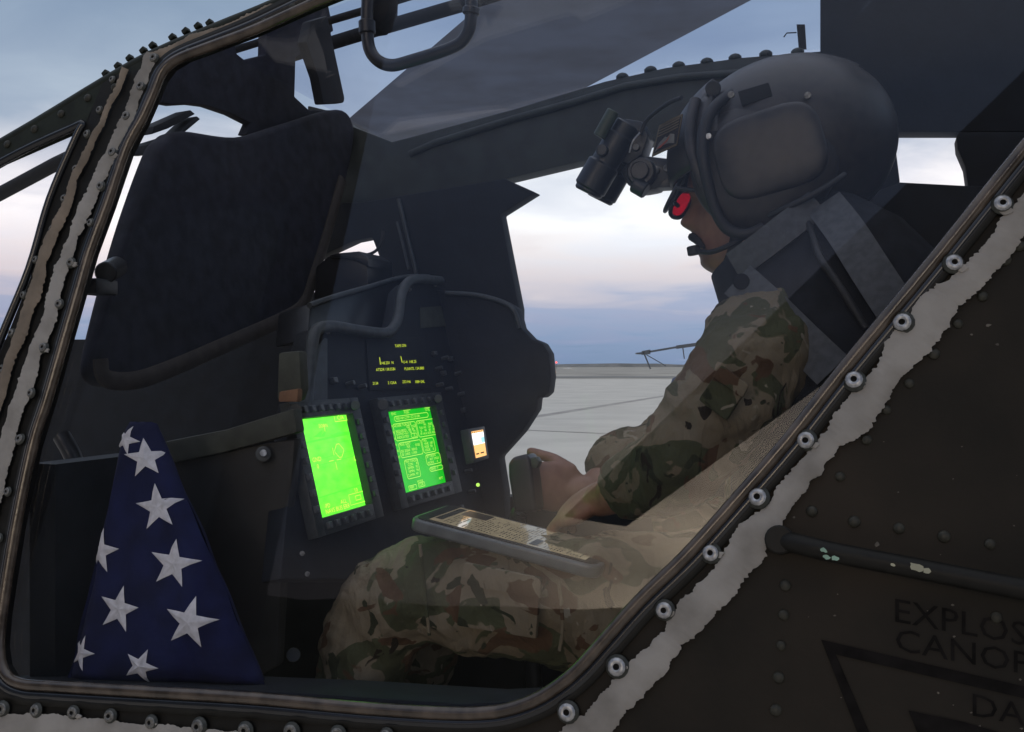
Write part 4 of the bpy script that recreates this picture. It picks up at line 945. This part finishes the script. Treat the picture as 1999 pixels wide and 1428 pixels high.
# ear cup flaps either side
for sgn, nm in ((-1, 'ear_cup'), (1, 'ear_cup')):
    c = hp(1505, 345, .45) + L * sgn * .092
    vs, fs = ellipsoid(c, hf * .092, L * .036, hu * .085, 36, 20); ec = mesh(nm, vs, fs, M['helmet'], helm, smooth=True)
    c2 = hp(1520, 330, .45) + L * sgn * .120
    vs, fs = ellipsoid(c2, hf * .066, L * .013, hu * .052, 48, 24, .55); mesh('ear_dome', vs, fs, M['helmet'], ec, smooth=True)
    cyl('cup_screw', hp(1411, 303, .45) + L * sgn * .118, hp(1411, 303, .45) + L * sgn * .124, .004, M['steel'], ec, n=10)
rim_px = [(1428, 182, .365), (1398, 205, .345), (1378, 240, .335), (1371, 285, .33), (1376, 330, .33), (1386, 372, .335), (1398, 412, .34), (1420, 446, .345), (1455, 456, .345), (1492, 442, .345)]
tube('edge_roll', cr([hp(*a) for a in rim_px], 5), .0075, M['helmet_rim'], helm, n=10)
rim2 = [(1358, 196, .37), (1347, 240, .355), (1350, 290, .345), (1362, 330, .342), (1374, 362, .345)]
tube('cover_edge', cr([hp(*a) for a in rim2], 5), .008, M['helmet'], helm, n=10)
cyl('cover_latch', hp(1392, 172, .37), hp(1392, 172, .36), .010, M['helmet_rim'], helm)
# patch with a small flag
Qp = [(1283, 240), (1333, 221), (1322, 283), (1268, 302)]
def GPq(off): return lambda x, y: hp(*[((Qp[0][i] * (1 - x) + Qp[1][i] * x) * y + (Qp[3][i] * (1 - x) + Qp[2][i] * x) * (1 - y)) for i in (0, 1)], .362 - off) + L * (.012 * (1 - x) ** 1.5)
M['patch_tan'] = mat('patch_border', (.12, .095, .06), .9); M['patch_dk'] = mat('patch_black', (.015, .014, .016), .9); M['patch_red'] = mat('patch_red', (.30, .07, .05), .9); M['patch_wh'] = mat('patch_grey', (.16, .16, .15), .9)
pb = [GPq(.0)(x, y) for x, y in [(0, 0), (.5, 0), (1, 0), (1, 1), (.5, 1), (0, 1)]]
patch = prism('flag_patch', pb, L * .004, M['patch_tan'], helm, bev=.0006, seg=1)
prism('patch_field', [GPq(.001)(x, y) for x, y in [(.06, .08), (.5, .08), (.94, .08), (.94, .92), (.5, .92), (.06, .92)]], L * .001, M['patch_dk'], patch, smooth=False)
for i in range(4): prism('patch_stripe', [GPq(.0018)(x, y) for x, y in [(.06, .60 + .09 * i), (.5, .58 + .09 * i), (.90, .60 + .09 * i), (.90, .64 + .09 * i), (.5, .62 + .09 * i), (.06, .64 + .09 * i)]], L * .0008, M['patch_tan'], patch, smooth=False)
prism('patch_eagle', [GPq(.0022)(x, y) for x, y in [(.1, .12), (.35, .22), (.62, .20), (.86, .12), (.80, .42), (.62, .50), (.52, .42), (.42, .48), (.2, .36)]], L * .0008, M['patch_wh'], patch, smooth=False)
prism('patch_stripe', [GPq(.003)(x, y) for x, y in [(.15, .2), (.5, .34), (.62, .46), (.55, .28), (.3, .16)]], L * .0006, M['patch_red'], patch, smooth=False)
M['velcro'] = mat('velcro_black', (.012, .012, .012), .95, bump=.8, bscale=900)
for sgn in (-1, 1):
    for px, py, dd in [(1428, 402, .112), (1600, 318, .126), (1450, 226, .112), (1588, 230, .116)]:
        c = hp(px, py, .45) + L * sgn * dd; cyl('shell_screw', c, c + L * sgn * .004, .0045, M['dull'], helm, n=10)
seam = [hcx + hf * (.146 * math.cos(q)) + hu * (.1245 * math.sin(q)) for q in [R(30 + 7 * i) for i in range(17)]]
tube('crown_seam', seam, .0028, M['helmet_rim'], helm, n=6)
prism('velcro_patch', [hp(a, b, .335) for a, b in [(1440, 178), (1500, 160), (1508, 186), (1448, 206)]], L * .006, M['velcro'], helm, bev=.001)
tube('comms_cable', cr([hp(1560, 405, .345), hp(1580, 440, .325), hp(1600, 500, .275), hp(1640, 560, .255), hp(1690, 640, .25)], 6), .0045, M['helmet_rim'], helm, n=8)
# chin strap and boom microphone
ribbon('chin_strap', cr([hp(1440, 450, .375), hp(1432, 490, .385), hp(1418, 525, .40), hp(1408, 537, .43)], 4), .016, M['helmet_rim'], helm, -L, .002)
tube('microphone_boom', cr([hp(1452, 462, .355), hp(1420, 480, .36), hp(1385, 492, .38), hp(1356, 488, .41)], 5), .0035, M['helmet_rim'], helm, n=8)
cyl('microphone', hp(1356, 497, .405), hp(1353, 480, .405), .009, M['helmet_rim'], helm)
tube('nape_cord', cr([hp(1500, 420, .34), hp(1545, 400, .325), hp(1600, 372, .325), hp(1650, 340, .34)], 5), .004, M['helmet_rim'], helm, n=8)

# ================================================================== NIGHT VISION GOGGLES
gog = thing('night_vision_goggles', 'black twin tube night vision goggles flipped up on the helmet front', 'goggles', hp(1215, 300, .45))
def gp(px, py, o_=0.0): return hp(px, py, .42) + L * o_
for o_ in (0.0, .062):
    tb = cyl('tube_body', gp(1212, 262, o_), gp(1165, 345, o_), .0195, M['nvg'], gog, n=24)
    cyl('objective_ring', gp(1180, 318, o_), gp(1150, 370, o_), .0232, M['nvg'], tb, n=28)
    cyl('objective_lip', gp(1154, 363, o_), gp(1147, 377, o_), .0205, M['black_gloss'], tb, n=28)
    cyl('eyepiece', gp(1205, 275, o_), gp(1226, 240, o_), .017, M['nvg'], tb, n=24)
    cyl('adjuster_knob', gp(1185, 300, o_ - .02), gp(1185, 300, o_ - .03), .008, M['nvg'], tb, n=14)
cyl('battery_tube', gp(1176, 272, -.018), gp(1204, 222, -.018), .009, M['nvg_green'], gog)
prism('bridge', [gp(a, b, .01) for a, b in [(1190, 262), (1212, 226), (1250, 232), (1262, 262), (1250, 298), (1222, 318), (1196, 306)]], L * .045, M['nvg'], gog, bev=.005)
prism('mount_arm', [gp(a, b, .012) for a, b in [(1205, 330), (1225, 305), (1262, 300), (1312, 306), (1330, 330), (1322, 352), (1296, 346), (1278, 366), (1245, 372), (1220, 356)]], L * .040, M['nvg'], gog, bev=.006)
cyl('pivot', gp(1252, 335, -.006), gp(1252, 335, .06), .020, M['nvg'], gog, n=20)
cyl('pivot_cap', gp(1252, 335, -.012), gp(1252, 335, -.006), .013, M['black_gloss'], gog, n=16)
cyl('focus_lever', gp(1238, 358, 0), gp(1262, 372, 0), .012, M['nvg'], gog)
for px, py, r_ in [(1228, 262, .006), (1240, 285, .005), (1275, 330, .007), (1300, 326, .005)]: cyl('mount_screw', gp(px, py, .004), gp(px, py, .012), r_, M['dull'], gog, n=10)
tube('power_cable', cr([gp(1250, 262, .0), gp(1262, 240, -.006), gp(1285, 226, -.02), gp(1318, 214, -.04), gp(1345, 210, -.055)], 5), .003, M['helmet_rim'], gog, n=8)
box('rail_clip', gp(1290, 352, .03), F * .014, L * .016, UP * .007, M['nvg'], gog, bev=.002)
tube('release_wire', cr([gp(1232, 300, -.01), gp(1240, 280, -.015), gp(1252, 262, -.01)], 4), .0012, M['steel'], gog, n=6)

# ================================================================== GLASSES
gls = thing('eyeglasses', 'dark framed glasses with pink lenses on the seated person', 'glasses', hp(1330, 400, .42))
for sgn in (-1, 1):
    cL = hp(1322, 390, .45) + L * sgn * .034
    ux = (L * sgn * .80 - F * .20).normalized(); uy = (UP * .86 + F * -.46).normalized()
    ring = []
    for j in range(24):
        q = 2 * math.pi * j / 24; c, s_ = math.cos(q), math.sin(q)
        ring.append(cL + ux * .026 * math.copysign(abs(c) ** .8, c) + uy * .0215 * math.copysign(abs(s_) ** .8, s_))
    tube('lens_rim', ring, .0032, M['nvg'], gls, n=8, closed=True)
    prism('lens', [cL + (p - cL) * .98 for p in ring], ux.cross(uy).normalized() * .0015, M['lens_red'], gls, smooth=False)
    tube('temple_arm', [cL + ux * .031 + uy * .006, cL + ux * .034 - F * .03, hp(1440, 385, .45) + L * sgn * .078], .0028, M['nvg'], gls, n=8)
tube('nose_bridge', cr([hp(1322, 400, .45) - L * .008, hp(1318, 396, .45), hp(1322, 400, .45) + L * .008], 3), .003, M['nvg'], gls, n=8)

# ================================================================== FOLDED FLAG
flag = thing('folded_flag', 'blue flag with white stars folded into a triangle behind the window', 'flag', onq(320, 1335, -.085))
FV = [V((273, 750, 0)), V((518, 1340, 0)), V((128, 1336, 0))]
def flag_pt(px, py, side=1, lift=0.0):
    """puffed cushion: depth from the distance to the nearest edge"""
    p = V((px, py, 0)); d = 1e9
    for i in range(3):
        a, b = FV[i], FV[(i + 1) % 3]; n_ = V((-(b - a).y, (b - a).x, 0)).normalized(); d = min(d, abs((p - a).dot(n_)))
    d = min(d, max(0, py - 822))
    t = min(1, d / 40); bul = math.sqrt(max(0, 1 - (1 - t) ** 2)) * .022 + .005 * noise.noise(V((px * .012, py * .012, side)))
    fold = .0035 * math.sin((px * .9 + py * .35) * .018)
    cr_ = max(0.0, min(1.0, (262 - (py - 830) * .16 - px) / 34)); cr_ = cr_ * cr_ * (3 - 2 * cr_)
    c2_ = math.exp(-((px - (300 + (py - 830) * .21)) / 7) ** 2) * .0022
    return onq(px, py, -.085) + N * (side * (bul + fold * t) - (cr_ * .011 + c2_ if side > 0 else 0) + lift)
n = 46; vs, fs, id_ = [], [], {}
for side in (1, -1):
    for i in range(n + 1):
        for j in range(n + 1 - i):
            a, b = i / n, j / n; c = 1 - a - b; p = FV[0] * c + FV[1] * a + FV[2] * b
            # round the corners and let the left edge swell a little
            if p.y < 824: p.y = 824; p.x = FV[0].x + (p.x - FV[0].x) * 1.0
            id_[side, i, j] = len(vs); vs.append(flag_pt(p.x, p.y, side))
    for i in range(n):
        for j in range(n - i):
            q = (id_[side, i, j], id_[side, i + 1, j], id_[side, i, j + 1]); fs.append(q)
            if j < n - i - 1: fs.append((id_[side, i + 1, j], id_[side, i + 1, j + 1], id_[side, i, j + 1]))
me = bpy.data.meshes.new('cloth'); me.from_pydata([tuple(v) for v in vs], [], fs)
bm = bmesh.new(); bm.from_mesh(me); bmesh.ops.remove_doubles(bm, verts=bm.verts, dist=.0012); bmesh.ops.dissolve_degenerate(bm, edges=bm.edges[:], dist=.0004); bmesh.ops.recalc_face_normals(bm, faces=bm.faces); bm.to_mesh(me); bm.free()
for p in me.polygons: p.use_smooth = True
cloth = link('cloth', me, M['flag_blue'], flag)
def inside(px, py):
    s = [];
    for i in range(3):
        a, b = FV[i], FV[(i + 1) % 3]; s.append((b.x - a.x) * (py - a.y) - (b.y - a.y) * (px - a.x))
    return py > 824 and (all(x > 0 for x in s) or all(x < 0 for x in s))
def star(cx, cy, r, rot, sq=1.0, clip=0):
    pts = []
    for k in range(10):
        rr = r if k % 2 == 0 else r * .40; q = R(rot + 36 * k - 90); pts.append((cx + math.cos(q) * rr * sq, cy + math.sin(q) * rr))
    vs, fs = [], []; K = 4
    vs.append(flag_pt(cx, cy, 1, .0030))
    for s_ in range(1, K + 1):
        for k in range(10):
            for h_ in (0, .5):
                a = pts[k]; b = pts[(k + 1) % 10]; x = a[0] * (1 - h_) + b[0] * h_; y = a[1] * (1 - h_) + b[1] * h_
                t = s_ / K; X = cx + (x - cx) * t; Y = cy + (y - cy) * t
                if not inside(X, Y):       # folded over the edge: stop at the rim
                    for _ in range(30):
                        X += (cx - X) * .06; Y += (cy - Y) * .06
                        if inside(X, Y): break
                ridge = .0030 if (k % 2 == 0 and h_ == 0) else .0022
                vs.append(flag_pt(X, Y, 1, (ridge if s_ < K else .0012)))
    m = 20
    for k in range(m): fs.append((0, 1 + k, 1 + (k + 1) % m))
    for s_ in range(K - 1):
        for k in range(m): fs.append((1 + s_ * m + k, 1 + (s_ + 1) * m + k, 1 + (s_ + 1) * m + (k + 1) % m, 1 + s_ * m + (k + 1) % m))
    o = mesh('star', vs, fs, M['flag_white'], flag); shade(o.data, 60)
for a in [(266, 862, 30, 24, .9), (302, 897, 40, -8, .95), (329, 992, 47, -8, .98), (217, 1075, 45, 14, .85), (361, 1101, 49, 10, .98), (254, 1188, 47, 14, .88), (399, 1213, 52, 12, .98), (178, 1272, 36, 20, .95), (304, 1297, 36, 24, 1.0)]: star(*a)

# ================================================================== TABLET ON THE THIGH
tab = thing('tablet_computer', 'tablet in a grey bumper case lying on the camouflage thigh', 'tablet', hp(980, 1060, .3))
NLc, NRc = hp(797, 1010, .215), hp(1168, 1108, .215); FLc = hp(858, 978, .345)
ex = NRc - NLc; ey = FLc - NLc; ey = ey - ex * (ey.dot(ex) / ex.length_squared); ez = ex.cross(ey).normalized()
if ez.z < 0: ez = -ez
def TB(x, y, z=0.0): return NLc + ex * x + ey * y + ez * z
def rr(x0, y0, x1, y1, r):
    o = []; asp = ex.length / ey.length
    for cx_, cy_, a0 in ((x1 - r, y0 + r * asp, -90), (x1 - r, y1 - r * asp, 0), (x0 + r, y1 - r * asp, 90), (x0 + r, y0 + r * asp, 180)):
        for k in range(6): q = R(a0 + 18 * k); o.append((cx_ + math.cos(q) * r, cy_ + math.sin(q) * r * asp))
    return o
case = prism('bumper_case', [TB(x, y, 0) for x, y in rr(0, 0, 1, 1, .07)], ez * -.016, M['tab_case'], tab, bev=.004, seg=3)
scr = prism('glass_front', [TB(x, y, .0012) for x, y in rr(.025, .05, .975, .95, .045)], ez * -.002, M['black_gloss'], tab, smooth=False)
M['page'] = emit('tablet_page', (.40, .33, .21), .42, (.28, .23, .15), 60); M['page'].node_tree.nodes['Principled BSDF'].inputs['Roughness'].default_value = .05
M['page'].node_tree.nodes['Principled BSDF'].inputs['Base Color'].default_value = (.03, .03, .02, 1)
pg = mesh('page', [TB(x, y, .0017) for x, y in [(.09, .10), (.92, .10), (.92, .90), (.09, .90)]], [(0, 1, 2, 3)], M['page'], tab)
f = Flat()
for i in range(44):
    y = .14 + (.12 if i % 7 == 3 else 0); x = .16 + .0168 * i
    if i % 11 == 5: continue
    for s_ in range(6):
        ln = random.uniform(.03, .19); f.poly([(x, y), (x + .0045, y), (x + .0045, y + ln), (x, y + ln)]); y += ln + random.uniform(.015, .09)
        if y > random.uniform(.55, .84): break
for x0, y0, x1, y1 in [(.155, .60, .30, .86), (.62, .14, .66, .40), (.80, .55, .90, .86)]: f.poly([(x0, y0), (x1, y0), (x1, y1), (x0, y1)])
M['ink'] = mat('page_ink', (.05, .042, .03), .3); f.build('page_text', lambda x, y: TB(x, y, .0021), M['ink'], tab)
f = Flat(); f.poly([(.10, .2), (.14, .2), (.14, .85), (.10, .85)]); f.build('toolbar', lambda x, y: TB(x, y, .0021), M['piping'], tab)

# ================================================================== THINGS OUTSIDE
far = thing('parked_helicopter', 'distant parked helicopter with drooping rotor blade behind the arm', 'helicopter', at(1500, 841, 40) * 1.0)
M['far_dark'] = mat('far_helicopter_paint', (.07, .085, .10), .6); M['far_blue'] = mat('blue_engine_cover', (.05, .075, .16), .8)
D = 40.0
def A(px, py, o_=0.0): return at(px, py, D + o_)
def hull(name, secs, m, parent, nn=14):
    vs, fs = [], []
    for x, zc, rz, ry in secs:
        c = A(x, zc)
        for j in range(nn): q = 2 * math.pi * j / nn; vs.append(c + V((0, math.cos(q) * ry, math.sin(q) * rz)))
    for i in range(len(secs) - 1):
        for j in range(nn): fs.append((i * nn + j, i * nn + (j + 1) % nn, (i + 1) * nn + (j + 1) % nn, (i + 1) * nn + j))
    fs += [tuple(range(nn))[::-1], tuple((len(secs) - 1) * nn + j for j in range(nn))]
    mesh(name, vs, fs, m, parent, smooth=True)
hull('fuselage', [(1335, 765, .25, .25), (1360, 755, .5, .45), (1420, 742, .75, .55), (1500, 730, .95, .6), (1580, 730, .9, .6), (1660, 738, .5, .4), (1850, 730, .3, .22), (1960, 720, .25, .15)], M['far_dark'], far)
hull('nose_cover', [(1309, 757, .12, .15), (1313, 752, .28, .3), (1324, 750, .36, .35), (1332, 748, .45, .4)], M['far_blue'], far)
hull('sight_cover', [(1324, 737, .1, .15), (1329, 738, .22, .25), (1338, 738, .25, .3)], M['far_blue'], far)
cyl('mast', A(1520, 700), A(1520, 645), .12, M['far_dark'], far)
def bl(a, b, ca, cb):
    d = (b - a).normalized(); s_ = V((0, .26, 0)); u_ = V((0, 0, 1))
    vs = [a + s_ + u_ * ca, a - s_ + u_ * ca, a - s_ - u_ * ca, a + s_ - u_ * ca, b + s_ + u_ * cb, b - s_ + u_ * cb, b - s_ - u_ * cb, b + s_ - u_ * cb]
    mesh('rotor_blade', vs, [(0, 1, 2, 3), (7, 6, 5, 4), (0, 4, 5, 1), (1, 5, 6, 2), (2, 6, 7, 3), (3, 7, 4, 0)], M['far_dark'], far)
bl(A(1520, 650), A(1322, 677), .06, .07); bl(A(1322, 677), A(1266, 686.5), .04, .038); bl(A(1520, 650), A(1760, 690), .07, .06)
bl(A(1268, 686.5), A(1254, 688.5), .09, .08); bl(A(1256, 689), A(1242, 689.5), .05, .03)
tube('tie_down_rod', [A(1258, 691), A(1270, 720)], .03, M['far_dark'], far, n=6)
tube('tie_down_cord', [A(1262, 692), A(1300, 714)], .018, M['far_dark'], far, n=6)
tube('tie_down_cord', [A(1333, 678), A(1336, 700)], .022, M['far_dark'], far, n=6)
for px in (1440, 1600): tube('landing_gear', [A(px, 770), A(px, 830)], .08, M['far_dark'], far, n=8); cyl('wheel', A(px, 828, -.15), A(px, 828, .15), .28, M['black'], far)
# far field lights and buildings
def far_box(name, px, py0, py1, w_, Y, m, label, cat):
    c = at(px, (py0 + py1) / 2, Y); h = (py1 - py0) / FPX * Y / 2
    t = thing(name, label, cat, (c.x, c.y, c.z - h))
    box('wall', c, V((w_, 0, 0)), V((0, w_ * .6, 0)), UP * h, m, t)
    prism('roof', [c + V((-w_ * 1.05, -w_ * .65, h + .02)), c + V((w_ * 1.05, -w_ * .65, h + .02)), c + V((0, -w_ * .65, h * 1.5))], V((0, w_ * 1.3, 0)), m, t, smooth=False)
M['wht'] = mat('white_paint', (.8, .8, .78), .6)
far_box('shed', 1110, 718, 724, 4.5, 900, M['wht'], 'small white shed far off on the horizon', 'building')
def lamp(name, px, py, Y, r, m, label):
    c = at(px, py, Y); g0 = V((c.x, c.y, 0)); t = thing(name, label, 'light', (c.x, c.y, 0))
    cyl('mast', g0, c, r * .16, M['far_dark'], t, n=8); vs, fs = ellipsoid(c, V((r, 0, 0)), V((0, r, 0)), V((0, 0, r)), 12, 8); mesh('lamp', vs, fs, m, t, smooth=True)
lamp('beacon_light', 1086, 707, 900, .95, M['red_l'], 'red beacon light above the horizon')
lamp('field_light', 1083, 727, 400, .62, M['org_l'], 'orange field light low on the airfield')

# added unseen berm behind the apron, shaped to cut off the mirrored glow
M['unseen_hangar'] = mat('unseen_hangar_cladding', (.035, .034, .033), .8, var=.3, scale=.6)
M['berm'] = mat('unseen_berm_grass', (.045, .045, .026), .95, var=.5, scale=.4)
vs, fs = [], []
for i in range(101):
    x = -150 + 2.4 * i; h = 12.2 + 1.0 * noise.noise(V((x * .035, 1, 0))) + .5 * noise.noise(V((x * .13, 5, 0))) + .18 * noise.noise(V((x * .5, 8, 0)))
    for k in range(7): q = k / 6; vs.append(V((x, -36 - 22 * q, h * math.sin(math.pi * min(1, q * 1.25) / 2) if q < .8 else h)))
for i in range(100):
    for k in range(6): a = i * 7 + k; fs.append((a, a + 7, a + 8, a + 1))
o = mesh('unseen_berm', vs, fs, M['berm'], smooth=True); o['kind'] = 'structure'
# added unseen building that darkens the left side of the window reflection
hg = thing('unseen_hangar', 'added unseen dark building that darkens the window reflection', 'building', (-32, -12, 0))
pA, pB = V((-18.0, -12.6, 0)), V((-48, -4.6, 0)); dw = (pB - pA).normalized(); nw = V((dw.y, -dw.x, 0)); nw = nw if nw.y < 0 else -nw
pA, pB = pA - nw * .4, pB - nw * .4
prism('wall', [pA, pB, pB + UP * 21, pA + UP * 21], pA.normalized() * 12, M['unseen_hangar'], hg, smooth=False)
prism('roof', [p + UP * q for p, q in ((pA - dw * .4 - nw * .4, 21.01), (pB + dw * .4 - nw * .4, 21.01), (pB + dw * .4 + pA.normalized() * 6, 24), (pA - dw * .4 + pA.normalized() * 6, 24))], UP * .3, M['far_dark'], hg, smooth=False)
for k in range(5):
    a = pA + dw * (2 + 5.6 * k); prism('door_panel', [a - nw * .02, a + dw * 5.3 - nw * .02, a + dw * 5.3 - nw * .02 + UP * 15, a - nw * .02 + UP * 15], -nw * .15, M['far_dark'], hg, smooth=False)
